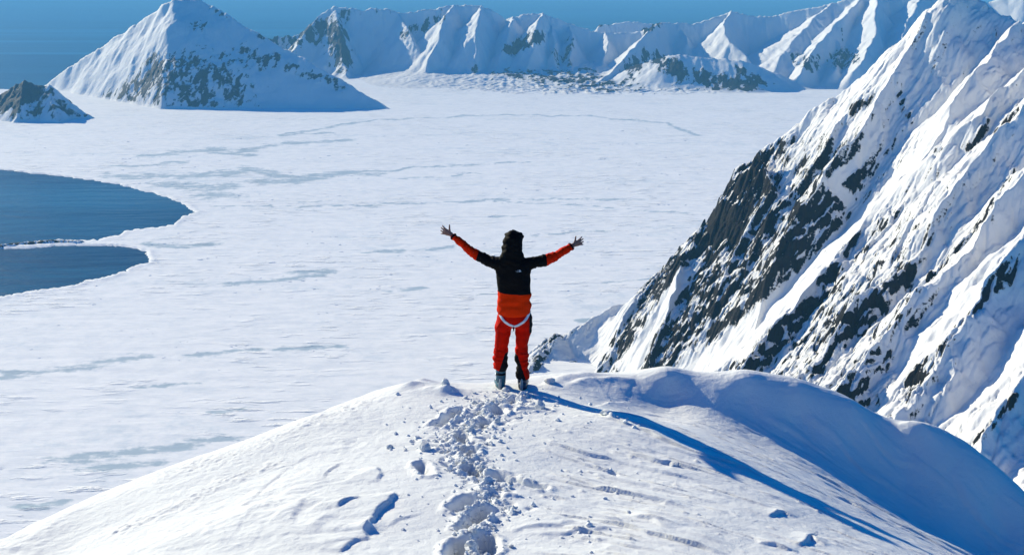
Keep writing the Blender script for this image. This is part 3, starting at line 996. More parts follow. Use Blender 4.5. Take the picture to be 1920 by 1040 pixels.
# right flank: streaks along the light, steps added to stand in for shadows
PXg, PYg = pix(GX, GY, GZ)
along, across = GX * DX + GY * DY, -GX * DY + GY * DX
flank = sstep(1000, 1130, PXg + 0.4 * (PYg - 800)) * sstep(745, 800, PYg - 0.02 * (PXg - 1000)) * FINE
st = fbm(along * 0.9, across * 7.0, 4, 15, 0.6)
SX, SY = 0.86, -0.51
al2, ac2 = GX * SX + GY * SY, -GX * SY + GY * SX
ph = ac2 * 4.2 + 0.9 * fbm(al2 * 0.9, ac2 * 1.3, 3, 16)
saw = ph - np.floor(ph)
mk = sstep(-0.1, 0.35, fbm(al2 * 0.8, ac2 * 4.0, 3, 18)) * sstep(-0.25, 0.25, fbm(GX * 0.6, GY * 0.6, 2, 19))
ph2 = ac2 * 9.5 + 0.7 * fbm(al2 * 1.4, ac2 * 2, 3, 26)
saw2 = ph2 - np.floor(ph2)
mk2 = sstep(0.0, 0.4, fbm(al2 * 1.3, ac2 * 8.0, 3, 28))
edge_ = sstep(0.0, 0.07, saw), sstep(0.0, 0.12, saw2)
GZ += flank * (0.008 * st + 0.038 * mk * edge_[0] * (1 - saw) + 0.018 * mk2 * edge_[1] * (1 - saw2))
for _ in range(150):
    px, py = rngf.uniform(1010, 1800), rngf.uniform(775, 1040)
    if py < 770 + 0.42 * (px - 1160) + 15:
        continue
    x, y = ground_px(px, py)
    if y > 11:
        continue
    bump_at(x, y, rngf.uniform(0.008, 0.018), rngf.uniform(0.006, 0.016), rngf.uniform(1.0, 4.0), math.atan2(DY, DX) + rngf.normal(0, 0.12), 3.0)
for px, py, r, h in [(1150, 890, .025, -.05), (1145, 782, .04, .05)]:
    x, y = ground_px(px, py)
    bump_at(x, y, r, h, 1.8, rngf.uniform(0, 3), 2.4)
# left flank: wind crust plates, cracks and hummocks
leftm = sstep(800, 640, PXg) * FINE
GZ += leftm * (0.022 * ridged(GX * 2.1 + 0.4 * GY, GY * 2.6, 4, 41) * sstep(0.0, 0.4, fbm(GX * 0.8, GY * 0.8, 2, 43)) + 0.005 * fbm(GX * 14, GY * 14, 3, 44))
band = np.exp(-(poly_dist(PXg, PYg, [(210, 1000), (330, 950), (420, 905), (490, 880), (530, 870)]) / 9) ** 2) * FINE
GZ += band * 0.035 * np.abs(fbm(GX * 11, GY * 11, 3, 47))
band = np.exp(-(poly_dist(PXg, PYg, [(300, 890), (450, 850), (560, 800), (700, 745)]) / 16) ** 2) * FINE
GZ += band * 0.022 * np.abs(fbm(GX * 13, GY * 13, 3, 48))
scarp([(690, 998), (696, 982), (712, 962), (728, 948), (742, 930), (736, 922)], 0.05, 1.2, 0.012)
scarp([(690, 1012), (686, 1000), (696, 990)], 0.035, 0.3, 0.02)
scarp([(410, 975), (470, 942), (505, 908), (540, 882), (575, 857), (605, 849), (640, 848)], 0.009, 0.5, 0.012)
scarp([(708, 904), (716, 890), (708, 878), (680, 877)], 0.028, 0.8, 0.012)
scarp([(604, 902), (612, 890), (640, 866)], 0.016, 0.5, 0.01)
scarp([(425, 1020), (450, 990), (478, 955)], 0.010, 0.35, 0.015)
scarp([(630, 962), (650, 948), (676, 940)], 0.03, 0.25, 0.012)
scarp([(636, 1036), (660, 1020), (672, 1012)], 0.03, 0.3, 0.012)
scarp([(540, 985), (570, 950), (580, 930)], 0.012, 0.4, 0.02)
scarp([(726, 990), (748, 975), (790, 963)], 0.014, 0.3, 0.012)
# low ridges lower right of the track
scarp([(955, 996), (1000, 991), (1050, 988), (1080, 981)], 0.026, 0.25, 0.03)
scarp([(980, 1004), (1050, 1003), (1110, 998), (1170, 990)], 0.022, 0.25, 0.03)
scarp([(1180, 965), (1225, 975), (1290, 985)], 0.01, 0.3, 0.02)
scarp([(1440, 970), (1468, 961), (1492, 972)], 0.032, 0.10, 0.012)
scarp([(1500, 1026), (1520, 1008), (1545, 1024)], 0.042, 0.10, 0.012)
scarp([(1422, 1018), (1450, 1022), (1495, 1036)], 0.03, 0.12, 0.012)
# drifts beside the figure
scarp([(1192, 706), (1150, 704), (1100, 702), (1050, 709), (1012, 727)], 0.085, 0.35, 0.12)
scarp([(1196, 709), (1150, 712), (1090, 717), (1058, 728)], 0.05, 0.2, 0.05)
scarp([(1260, 725), (1160, 732), (1080, 741)], 0.02, 0.4, 0.16)
scarp([(1180, 757), (1140, 757), (1110, 762)], 0.02, 0.2, 0.02)
for px, py, r, h, stx in [(772, 729, .13, .09, 1.8), (792, 720, .09, .06, 1.8), (838, 737, .08, .09, 1.5), (690, 990, .06, .05, 1.0), (820, 733, .1, .05, 2.5)]:
    x, y = ground_px(px, py)
    bump_at(x, y, r, h, stx, 0.3, 1.4)
# chip in the drift wall
x, y = ground_px(1712, 806)
bump_at(x, y, 0.10, 0.07, 1.6, -0.3, 3)
scarp([(1782, 886), (1796, 915), (1815, 945), (1850, 985)], 0.06, 0.25, 0.05)
# trampled track
TRACK = [(985, 742, .25), (935, 754, .50), (900, 775, .58), (875, 800, .58), (862, 835, .46), (875, 868, .26), (910, 895, .24), (915, 930, .28), (905, 965, .26), (885, 1000, .20), (895, 1045, .22)]
TL = [ground_px(a, b) + (w_,) for a, b, w_ in TRACK]


def on_track(k=1.0):
    i = int(rngf.integers(0, len(TL) - 1))
    t = rngf.random()
    (x0, y0, w0), (x1, y1, w1) = TL[i], TL[i + 1]
    r = rngf.normal(0, 0.45) * (w0 + (w1 - w0) * t) * k
    a = rngf.uniform(0, 6.28)
    return x0 + (x1 - x0) * t + r * math.cos(a), y0 + (y1 - y0) * t + r * math.sin(a)


for _ in range(900):
    x, y = on_track()
    r = rngf.uniform(0.010, 0.036)
    up = rngf.random() < 0.42
    bump_at(x, y, r, (1 if up else -1) * r * rngf.uniform(0.4, 0.95), rngf.uniform(1, 1.7), rngf.uniform(0, 3.1), 2.6)
zone = np.zeros(GX.shape)
for (x0, y0, w0), (x1, y1, w1) in zip(TL[:-1], TL[1:]):
    zone = np.maximum(zone, np.exp(-(poly_dist(GX, GY, [(x0, y0), (x1, y1)]) / (0.75 * (w0 + w1) / 2)) ** 4))
GZ += FINE * zone * (0.016 * ridged(GX * 7, GY * 7, 4, 55, 0.6) - 0.012)
for px, py, ang, ln, wd, dp in [(912, 1022, 95, .34, .15, .13), (858, 1030, 80, .36, .13, .16), (897, 968, 70, .32, .15, .13), (868, 944, 60, .30, .15, .10), (890, 884, 120, .32, .13, .12), (942, 895, 140, .32, .16, .11),
                                (990, 908, 150, .36, .10, .11), (795, 879, 110, .34, .09, .10), (880, 985, 60, .28, .13, .10), (865, 820, 100, .3, .13, .1), (905, 795, 80, .3, .13, .1), (935, 770, 100, .3, .13, .1),
                                (850, 775, 75, .3, .12, .09), (1005, 768, 0, .3, .06, .06), (880, 848, 90, .3, .12, .09), (830, 790, 60, .3, .12, .08), (960, 752, 90, .3, .12, .06)]:
    footprint(px, py, ang, ln, wd, dp)
crest_mesh = grid_mesh('snow_crest', GX, GY, GZ, M_SNOW)
tag(crest_mesh, kind='structure')


def snow_z(x, y):
    return float(bilin(gx, gy, GZ, np.array([x]), np.array([y]))[0])


def chunk_mesh(name, seed, sub=2, squash=0.7):
    r = random.Random(seed)
    bm = bmesh.new()
    bmesh.ops.create_icosphere(bm, subdivisions=sub, radius=1.0)
    off = Vector((r.uniform(-9, 9), r.uniform(-9, 9), r.uniform(-9, 9)))
    for v in bm.verts:
        k = 1 + 0.45 * mnoise.noise(v.co * 1.1 + off) + 0.22 * mnoise.noise(v.co * 2.7 + off)
        v.co *= k
        v.co.z *= squash
    me = bpy.data.meshes.new(name)
    bm.to_mesh(me)
    bm.free()
    me.materials.append(M_SNOW)
    return me


CH = [chunk_mesh('snow_chunk', 20 + i) for i in range(8)]


def put_chunk(x, y, size, label, group=None, sq=1.0):
    o = bpy.data.objects.new('snow_chunk', CH[int(rngf.integers(0, 8))])
    COL.objects.link(o)
    o.location = (x, y, snow_z(x, y) + size * 0.25 * sq)
    o.rotation_euler = (rngf.uniform(-.5, .5), rngf.uniform(-.5, .5), rngf.uniform(0, 6.28))
    o.scale = (size, size * rngf.uniform(0.7, 1.1), size * sq * rngf.uniform(0.7, 1.2))
    return tag(o, label, 'snow chunk', group)


for _ in range(70):
    x, y = on_track(1.1)
    lab = ('lumpy chunk of broken snow in the track just behind the ski boots' if y > 9.9 else
           'lumpy chunk of broken snow in the wide trampled patch midway down the track' if y > 8.5 else
           'lumpy chunk of broken snow beside the deep bootprints at the near end of the track')
    put_chunk(x, y, rngf.uniform(0.022, 0.05) * (0.7 + 0.4 * rngf.random()), lab, 'broken snow chunks along the trampled track')
for px, py, sz, sq, lab in [(731, 839, .032, 1.0, 'small round snowball alone on smooth snow left of the track'), (797, 842, .05, 1.5, 'upright cone shaped snow lump at left edge of the track'),
                            (836, 733, .06, 1.6, 'pointed snow lump on the mound left of the person'), (1013, 766, .055, 1.3, 'tall snow lump beside the flat print right below the person'),
                            (1138, 778, .07, .8, 'snow lump beside the long shadow under the drift'), (1262, 872, .05, .7, 'low snow lump alone on the streaked right flank'),
                            (1030, 722, .06, 1.1, 'crumbly snow lump just right of the right ski boot')]:
    x, y = ground_px(px, py)
    put_chunk(x, y, sz, lab, None, sq)
# crumbs nobody could count: one mesh
V, Fc = [], []
bmc = bmesh.new()
bmesh.ops.create_icosphere(bmc, subdivisions=1, radius=1.0)
bv = np.array([v.co[:] for v in bmc.verts])
bf = [tuple(v.index for v in f.verts) for f in bmc.faces]
bmc.free()
for _ in range(1500):
    if rngf.random() < 0.9:
        x, y = on_track(1.35)
    else:
        x, y = ground_px(rngf.uniform(740, 1200), rngf.uniform(740, 1038))
    s_ = rngf.uniform(0.005, 0.016) if rngf.random() < 0.85 else rngf.uniform(0.016, 0.028)
    p = bv * s_ * (1 + 0.3 * rngf.standard_normal(bv.shape)) * (1, 1, 0.8)
    k = len(V)
    V.extend(map(tuple, p + (x, y, snow_z(x, y) + s_ * 0.3)))
    Fc.extend(tuple(i + k for i in f) for f in bf)
me = bpy.data.meshes.new('snow_crumbs')
me.from_pydata(V, [], Fc)
tag(link_mesh('snow_crumbs', me, M_SNOW), 'loose crumbs of broken snow strewn along the trampled track', None, None, 'stuff')

# ------------------------------------------------------------------ the person
def fabric(name, col, rough=0.7, sheen=0.0, bump=0.5, spec=0.3):
    t = NT(name)
    v = t.coords()
    c = t.mix(t.maprange(t.noise(v, 9, 4), 0.3, 0.7), col, tuple(q * 0.82 for q in col))
    n = t.bump(t.noise(v, 22, 4, 0.6), 0.012, bump)
    n = t.bump(t.noise(v, 900, 2), 0.0006, 0.5, n)
    return t.done(c, rough, n, spec)


M_BLACK = fabric('black_jacket_fabric', (0.004, 0.004, 0.005), 0.75, spec=0.08)
M_ORANGE = fabric('orange_jacket_fabric', (0.80, 0.030, 0.0), 0.7, spec=0.06)
M_SLEEVE = fabric('shaded_orange_sleeve_fabric', (0.72, 0.018, 0.0), 0.7, spec=0.06)  # jacket orange made redder: the sleeves' shade put into the colour
M_RED = fabric('red_trouser_fabric', (0.58, 0.006, 0.0), 0.7, spec=0.06)
M_GAITER = fabric('black_gaiter_fabric', (0.006, 0.006, 0.008), 0.7, spec=0.1)
M_WHITE = fabric('white_webbing', (0.72, 0.72, 0.74), 0.7, bump=0.2)
M_TEAL = fabric('teal_boot_plastic', (0.004, 0.095, 0.15), 0.4, bump=0.1, spec=0.5)
M_TEAL_SHADE = fabric('shaded_teal_boot_plastic', (0.010, 0.022, 0.055), 0.4, bump=0.1, spec=0.5)  # right boot: same teal, darkened with its shade in the base colour
M_GREY = fabric('grey_boot_plastic', (0.24, 0.29, 0.33), 0.45, bump=0.1)
M_SOLE = fabric('black_rubber_sole', (0.015, 0.015, 0.016), 0.8)
t_ = NT('buckle_metal')
t_.b.inputs['Metallic'].default_value = 1.0
M_METAL = t_.done((0.62, 0.64, 0.67), 0.35)
t_ = NT('skin')
M_SKIN = t_.done(t_.mix(t_.noise(t_.coords(), 40), (0.26, 0.115, 0.08), (0.19, 0.08, 0.055)), 0.55)


def tube(bm, rings, n=18, ref=None):
    """closed loft; ring = (centre, radius across, radius along ref)"""
    cs = [Vector(r[0]) for r in rings]
    loops = []
    for i, r in enumerate(rings):
        a = (cs[min(i + 1, len(cs) - 1)] - cs[max(i - 1, 0)]).normalized()
        rf = Vector(ref or (0, 1, 0))
        v = (rf - a * rf.dot(a)).normalized()
        u = v.cross(a).normalized()
        loops.append([bm.verts.new(cs[i] + u * (r[1] * math.cos(k * 2 * math.pi / n)) + v * (r[2] * math.sin(k * 2 * math.pi / n))) for k in range(n)])
    for a, b in zip(loops[:-1], loops[1:]):
        for k in range(n):
            bm.faces.new((a[k], a[(k + 1) % n], b[(k + 1) % n], b[k]))
    bm.faces.new(loops[0][::-1])
    bm.faces.new(loops[-1])


def ball(bm, c, rx, ry, rz, sub=3):
    r = bmesh.ops.create_icosphere(bm, subdivisions=sub, radius=1.0)
    for v in r['verts']:
        v.co = Vector((v.co.x * rx + c[0], v.co.y * ry + c[1], v.co.z * rz + c[2]))


def voxel(bm, size, smooth=3):
    bmesh.ops.recalc_face_normals(bm, faces=bm.faces)
    me = bpy.data.meshes.new('rough')
    bm.to_mesh(me)
    bm.free()
    o = bpy.data.objects.new('rough', me)
    COL.objects.link(o)
    m = o.modifiers.new('r', 'REMESH')
    m.mode = 'VOXEL'
    m.voxel_size = size
    m.use_smooth_shade = True
    if smooth:
        k = o.modifiers.new('s', 'SMOOTH')
        k.iterations = smooth
        k.factor = 0.5
    dg = bpy.context.evaluated_depsgraph_get()
    out = bpy.data.meshes.new_from_object(o.evaluated_get(dg))
    bpy.data.objects.remove(o)
    bpy.data.meshes.remove(me)
    return out


def crumple(bm, f):
    bm.normal_update()
    mv = [(v, v.normal * f(v.co)) for v in bm.verts]
    for v, d in mv:
        v.co += d


def nz(p, sx, sy, sz, seed=0.0):
    return mnoise.noise(Vector((p.x * sx + seed, p.y * sy - seed, p.z * sz + 2 * seed)))


def split(bm, cond):
    """new bmesh holding the faces that satisfy cond, removed from bm"""
    out = bm.copy()
    keep = [not cond(f.calc_center_median()) for f in out.faces]
    bmesh.ops.delete(out, geom=[f for f, k in zip(list(out.faces), keep) if k], context='FACES')
    bmesh.ops.delete(bm, geom=[f for f in list(bm.faces) if cond(f.calc_center_median())], context='FACES')
    return out


def cut(bm, co, no):
    bmesh.ops.bisect_plane(bm, geom=bm.verts[:] + bm.edges[:] + bm.faces[:], plane_co=co, plane_no=no, dist=1e-5)


def part(name, bm, mat, parent, smooth=True, solid=0.0):
    me = bpy.data.meshes.new(name)
    bm.to_mesh(me)
    bm.free()
    for p in me.polygons:
        p.use_smooth = smooth
    o = link_mesh(name, me, mat, parent)
    if solid:
        m = o.modifiers.new('thickness', 'SOLIDIFY')
        m.thickness = abs(solid)
        m.offset = -1.0 if solid < 0 else 1.0
    return o


FX, FY = ground_px(961, 727)
FZ = snow_z(FX, FY)
FZ = float(np.median([snow_z(FX + a, FY + b) for a in (-.13, .11) for b in (-.05, .05, .15)])) - 0.01
person = bpy.data.objects.new('person', None)
COL.objects.link(person)
person.location = (FX, FY, FZ)
tag(person, 'person seen from behind with arms spread wide, black hooded jacket, red trousers and ski boots', 'person')

ARM_L = [((-.10, 0, 1.475), .085, .085), ((-.17, 0, 1.50), .076, .078), ((-.28, .03, 1.53), .064, .066), ((-.385, .05, 1.568), .058, .062), ((-.45, .075, 1.605), .052, .056), ((-.53, .10, 1.67), .045, .048), ((-.61, .125, 1.73), .039, .041), ((-.675, .15, 1.782), .035, .036)]
ARM_R = [((.11, 0, 1.475), .085, .085), ((.18, 0, 1.495), .076, .078), ((.26, .02, 1.508), .066, .068), ((.36, .04, 1.522), .064, .066), ((.46, .07, 1.555), .057, .06), ((.54, .10, 1.595), .049, .052), ((.61, .125, 1.63), .044, .045), ((.668, .15, 1.662), .039, .039)]


def shrunk(rings, k):
    return [(c, a * k, b * k) for c, a, b in rings]


# body: one continuous surface, mostly under the clothes
bm = bmesh.new()
tube(bm, [((.015, 0, .84), .15, .10), ((.015, 0, 1.0), .15, .10), ((.01, 0, 1.2), .14, .095), ((.005, 0, 1.4), .16, .10), ((0, 0, 1.52), .13, .08), ((0, 0, 1.57), .07, .065), ((.002, .01, 1.64), .056, .06), ((.004, .015, 1.70), .055, .065)])
tube(bm, shrunk(ARM_L, .62) + [((-.690, .16, 1.794), .025, .020)])
tube(bm, shrunk(ARM_R, .62) + [((.685, .16, 1.670), .025, .020)])
tube(bm, [((-.07, 0, .9), .075, .085), ((-.105, 0, .7), .065, .07), ((-.125, 0, .48), .048, .052), ((-.13, .0, .3), .045, .05), ((-.13, 0, .1), .036, .045), ((-.132, .0, .05), .038, .06)])
tube(bm, [((.10, 0, .9), .075, .085), ((.112, 0, .7), .065, .07), ((.105, 0, .48), .048, .052), ((.108, 0, .3), .045, .05), ((.112, 0, .1), .036, .045), ((.113, .0, .05), .038, .06)])
tube(bm, [((-.132, -.05, .045), .033, .025), ((-.137, .06, .045), .04, .03), ((-.142, .17, .03), .035, .018)], ref=(0, 0, 1))
tube(bm, [((.113, -.05, .045), .033, .025), ((.118, .06, .045), .04, .03), ((.123, .17, .03), .035, .018)], ref=(0, 0, 1))
ball(bm, (.006, .015, 1.745), .077, .095, .108)
ball(bm, (.006, .05, 1.665), .045, .05, .04)
tube(bm, [((.006, .105, 1.755), .010, .010), ((.006, .122, 1.728), .015, .014), ((.006, .112, 1.712), .016, .010)], n=10)
ball(bm, (-.024, .102, 1.772), .022, .010, .008)
ball(bm, (.036, .102, 1.772), .022, .010, .008)
tube(bm, [((-.02, .095, 1.685), .007, .007), ((.006, .106, 1.684), .010, .009), ((.032, .095, 1.685), .007, .007)], n=8)
for sx in (-.073, .085):
    ball(bm, (sx, .01, 1.735), .010, .02, .03, 2)


def hand(bm, wrist, d, w, palm, thumb_dir, k=0.88):
    wrist, d, w = Vector(wrist), Vector(d).normalized(), Vector(w)
    w = (w - d * w.dot(d)).normalized()
    palm = Vector(palm)
    tube(bm, [(wrist - d * .02 * k, .026 * k, .020 * k), (wrist + d * .02 * k, .032 * k, .018 * k), (wrist + d * .055 * k, .040 * k, .016 * k), (wrist + d * .092 * k, .041 * k, .014 * k)], n=16, ref=palm)
    for off, sp, ln in ((.031, .26, .078), (.011, .09, .088), (-.010, -.09, .081), (-.030, -.30, .064)):
        off, ln = off * k, ln * k
        b = wrist + d * .082 * k + w * off
        f = (d + w * sp).normalized()
        p1 = b + f * ln * .42
        p2 = p1 + (f + palm * .22).normalized() * ln * .33
        p3 = p2 + (f + palm * .5).normalized() * ln * .27
        tube(bm, [(b, .0094, .0094), (p1, .0088, .0088), (p2, .0082, .0082), (p3, .0066, .0066)], n=10, ref=palm)
    tdir = Vector(thumb_dir).normalized()
    b = wrist + d * .022 * k + w * .024 * k
    p1 = b + (tdir + d * .25).normalized() * .036 * k
    p2 = p1 + tdir * .030 * k
    p3 = p2 + (tdir + palm * .1 + d * .15).normalized() * .024 * k
    tube(bm, [(b, .013, .012), (p1, .0110, .0105), (p2, .0096, .0094), (p3, .0070, .0070)], n=10, ref=palm)


hand(bm, (-.688, .157, 1.792), (-.80, .48, .26), (.25, .0, 1), (.5, .8, -.1), (.05, .05, 1), .92)
hand(bm, (.682, .157, 1.668), (.82, .46, .26), (-.25, .0, 1), (-.45, .8, -.1), (.12, .05, 1))
body = voxel(bm, 0.0048, 2)
for p in body.polygons:
    p.use_smooth = True
link_mesh('body', body, M_SKIN, person)

# jacket: shell of torso, arms and hood, cut into its coloured panels
bm = bmesh.new()
tube(bm, [((.018, -.003, .905), .180, .130), ((.018, -.004, .96), .186, .134), ((.018, -.002, 1.05), .182, .128), ((.016, 0, 1.17), .182, .124), ((.012, 0, 1.30), .184, .126), ((.006, 0, 1.40), .192, .126), ((.002, 0, 1.48), .192, .118), ((0, 0, 1.545), .155, .10), ((0, 0, 1.60), .095, .085)], n=28)
tube(bm, ARM_L)
tube(bm, ARM_R)
tube(bm, [((-.022, -.075, 1.475), .07, .035), ((-.022, -.07, 1.51), .118, .062), ((-.016, -.045, 1.555), .128, .092), ((-.008, -.02, 1.60), .124, .108), ((-.002, -.005, 1.655), .116, .116), ((.004, 0, 1.70), .110, .122), ((.008, .005, 1.755), .112, .126), ((.010, .01, 1.80), .105, .120), ((.010, .012, 1.838), .082, .095), ((.010, .012, 1.865), .036, .045)], n=24)
tube(bm, [((-.085, .10, 1.79), .02, .022), ((.0, .135, 1.825), .03, .02), ((.085, .10, 1.805), .026, .026), ((.112, .045, 1.79), .022, .022), ((.112, .02, 1.77), .012, .012)], n=12)
ball(bm, (-.085, -.05, 1.575), .04, .05, .035)
ball(bm, (.075, -.05, 1.585), .038, .05, .03)
jacket = voxel(bm, 0.0085, 4)
jb = bmesh.new()
jb.from_mesh(jacket)


def jacket_fold(p):
    d = 0.008 * nz(p, 9, 9, 9, 1.3)
    if p.z < 1.18:
        d += 0.016 * nz(p, 5, 5, 16, 4.1) * (1.0 if p.z > .93 else .4)
    elif abs(p.x) > .2:
        d += 0.011 * nz(p, 30, 10, 12, 2.2) + 0.006 * nz(p, 60, 20, 20, 5.2)
    else:
        d += 0.012 * nz(p, 7, 7, 12, 3.7) + 0.006 * nz(p, 18, 14, 22, 7.7)
    if p.z > 1.5 and abs(p.x) < .14:
        d += 0.012 * nz(p, 10, 10, 28, 6.4) + 0.008 * nz(p, 20, 12, 20, 8.8)
    return d


crumple(jb, jacket_fold)
cut(jb, (0, 0, 1.172), (0.06, 0, 1))
cut(jb, (0, 0, .912), (0, 0, 1))
LSP, LSN = Vector((-.392, .05, 1.568)), Vector((-.93, .1, .30)).normalized()
RSP, RSN = Vector((.375, .04, 1.525)), Vector((.93, .1, .10)).normalized()
cut(jb, LSP, LSN)
cut(jb, RSP, RSN)
# open the hood over the face
split(jb, lambda c: c.y > .075 and 1.655 < c.z < 1.80 and abs(c.x - .006) < .066).free()
split(jb, lambda c: c.z < .912).free()
hem = split(jb, lambda c: c.z + .06 * c.x < 1.172 and abs(c.x) < .3)
sl = split(jb, lambda c: (c - LSP).dot(LSN) > 0 and c.x < -.3)
sr = split(jb, lambda c: (c - RSP).dot(RSN) > 0 and c.x > .3)
hood = split(jb, lambda c: c.z > 1.49 and abs(c.x + .012) < .132 and (c.z > 1.605 or c.y < -.092 + .1 * max(0, c.z - 1.53)))
jacket_bvh = BVHTree.FromBMesh(jb)
crumple(hem, lambda p: 0.003 + 0.006 * math.exp(-((p.z - 1.165) / .012) ** 2) * -1)
part('jacket_yoke', jb, M_BLACK, person, solid=-0.004)
part('jacket_hem', hem, M_ORANGE, person, solid=-0.004)
part('hood', hood, M_BLACK, person, solid=-0.004)
s1 = part('sleeve', sl, M_SLEEVE, person, solid=-0.003)
s2 = part('sleeve', sr, M_SLEEVE, person, solid=-0.003)
for (a, b, r) in ((ARM_L[-2][0], ARM_L[-1][0], .041), (ARM_R[-2][0], ARM_R[-1][0], .046)):
    a, b = Vector(a), Vector(b)
    bmc = bmesh.new()
    p0, p1 = a.lerp(b, .62), a.lerp(b, .86)
    tube(bmc, [(p0, r * .97, r * .97), (p0.lerp(p1, .15), r * 1.04, r * 1.04), (p0.lerp(p1, .85), r * 1.0, r * 1.0), (p1, r * .93, r * .93)], n=20)
    part('cuff_strap', bmc, M_GAITER, s1 if a.x < 0 else s2)

# trousers
bm = bmesh.new()
tube(bm, [((.02, 0, 1.0), .170, .112), ((.02, -.004, .93), .182, .122), ((.022, -.01, .87), .198, .130), ((.022, -.006, .82), .196, .124), ((.02, 0, .79), .15, .10)], n=26)
tube(bm, [((-.07, -.008, .88), .10, .12), ((-.092, -.004, .79), .098, .112), ((-.104, 0, .72), .086, .098), ((-.112, 0, .62), .078, .088), ((-.128, 0, .52), .073, .082), ((-.134, -.004, .45), .077, .086), ((-.136, -.006, .38), .081, .09), ((-.135, -.004, .31), .082, .09), ((-.134, -.002, .245), .078, .088)], n=22)
tube(bm, [((.112, -.008, .88), .10, .12), ((.118, -.004, .79), .10, .112), ((.118, 0, .72), .090, .098), ((.110, 0, .62), .075, .088), ((.104, 0, .52), .071, .082), ((.106, -.004, .44), .079, .088), ((.108, -.006, .34), .076, .088), ((.112, -.004, .25), .076, .087), ((.118, -.002, .19), .077, .086), ((.118, 0, .145), .072, .083)], n=22)
trousers = voxel(bm, 0.0085, 4)
tb = bmesh.new()
tb.from_mesh(trousers)


def trouser_fold(p):
    d = 0.006 * nz(p, 10, 10, 10, 1.7)
    k = math.exp(-((p.z - .46) / .09) ** 2) + math.exp(-((p.z - .30) / .07) ** 2) + .5 * math.exp(-((p.z - .2) / .05) ** 2)
    d += k * 0.017 * nz(p, 7, 7, 34, 3.1)
    d += 0.012 * math.exp(-((p.z - .76) / .05) ** 2) * (1 if p.x > .17 or p.x < -.15 else 0)
    d += 0.013 * nz(p, 6, 6, 16, 9.4) * (1 if p.z < .8 else .5)
    return d


crumple(tb, trouser_fold)
GL, GLN = Vector((-.085, 0, .46)), Vector((.19, 0, -.065)).normalized()
GR, GRN = Vector((.072, 0, .40)), Vector((-.25, 0, -.08)).normalized()
cut(tb, GL, GLN)
cut(tb, GR, GRN)
cut(tb, (0, 0, .25), (.25, 0, 1))
trouser_bvh = BVHTree.FromBMesh(tb)
split(tb, lambda c: c.x < 0 and c.z + .25 * c.x < .217 + .0).free()
gl = split(tb, lambda c: c.x < 0 and c.z < .47 and (c - GL).dot(GLN) > 0)
gr = split(tb, lambda c: c.x > .01 and c.z < .45 and (c - GR).dot(GRN) > 0)
sp1 = split(tb, lambda c: c.x > .188 and .70 < c.z < .93)
part('trousers', tb, M_RED, person, solid=-0.004)
part('gaiter_panel', gl, M_GAITER, person, solid=-0.004)
part('gaiter_panel', gr, M_GAITER, person, solid=-0.004)
part('side_panel', sp1, M_GAITER, person, solid=-0.004)


def band(name, path, half, mat, bvh, off=0.005, n=26):
    """webbing laid on the cloth from behind"""
    pts = [Vector((x, 0, z)) for x, z in path]
    bmb = bmesh.new()
    rows = []
    for i in range(n + 1):
        t = i / n * (len(pts) - 1)
        k = min(int(t), len(pts) - 2)
        p = pts[k].lerp(pts[k + 1], t - k)
        d = (pts[min(k + 1, len(pts) - 1)] - pts[max(k - 0, 0)]).normalized()
        q = Vector((-d.z, 0, d.x))
        row = []
        for s_ in (-1, -.33, .33, 1):
            o = p + q * half * s_
            hit = bvh.ray_cast(Vector((o.x, -1, o.z)), Vector((0, 1, 0)))
            y = hit[0].y if hit[0] else 0.0
            row.append([o.x, y, o.z])
        rows.append(row)
    vs = [[bmb.verts.new((r[0], r[1] - off, r[2])) for r in row] for row in rows]
    for a, b in zip(vs[:-1], vs[1:]):
        for k in range(3):
            bmb.faces.new((a[k], a[k + 1], b[k + 1], b[k]))
    return part(name, bmb, mat, person, solid=0.004)


band('harness_leg_loop', [(-.168, .95), (-.13, .905), (-.085, .858), (-.04, .825), (.008, .808)], .0135, M_WHITE, trouser_bvh)
band('harness_leg_loop', [(.198, .95), (.165, .90), (.115, .852), (.06, .82), (.012, .802)], .0135, M_WHITE, trouser_bvh)
bmb = bmesh.new()
hit = trouser_bvh.ray_cast(Vector((.012, -1, .815)), Vector((0, 1, 0)))
hy = hit[0].y if hit[0] else -.08
tube(bmb, [((.012, hy - .008, .80), .009, .005), ((.012, hy - .008, .775), .008, .006), ((.014, hy - .006, .755), .004, .004)], n=8)
part('harness_buckle', bmb, M_GAITER, person)


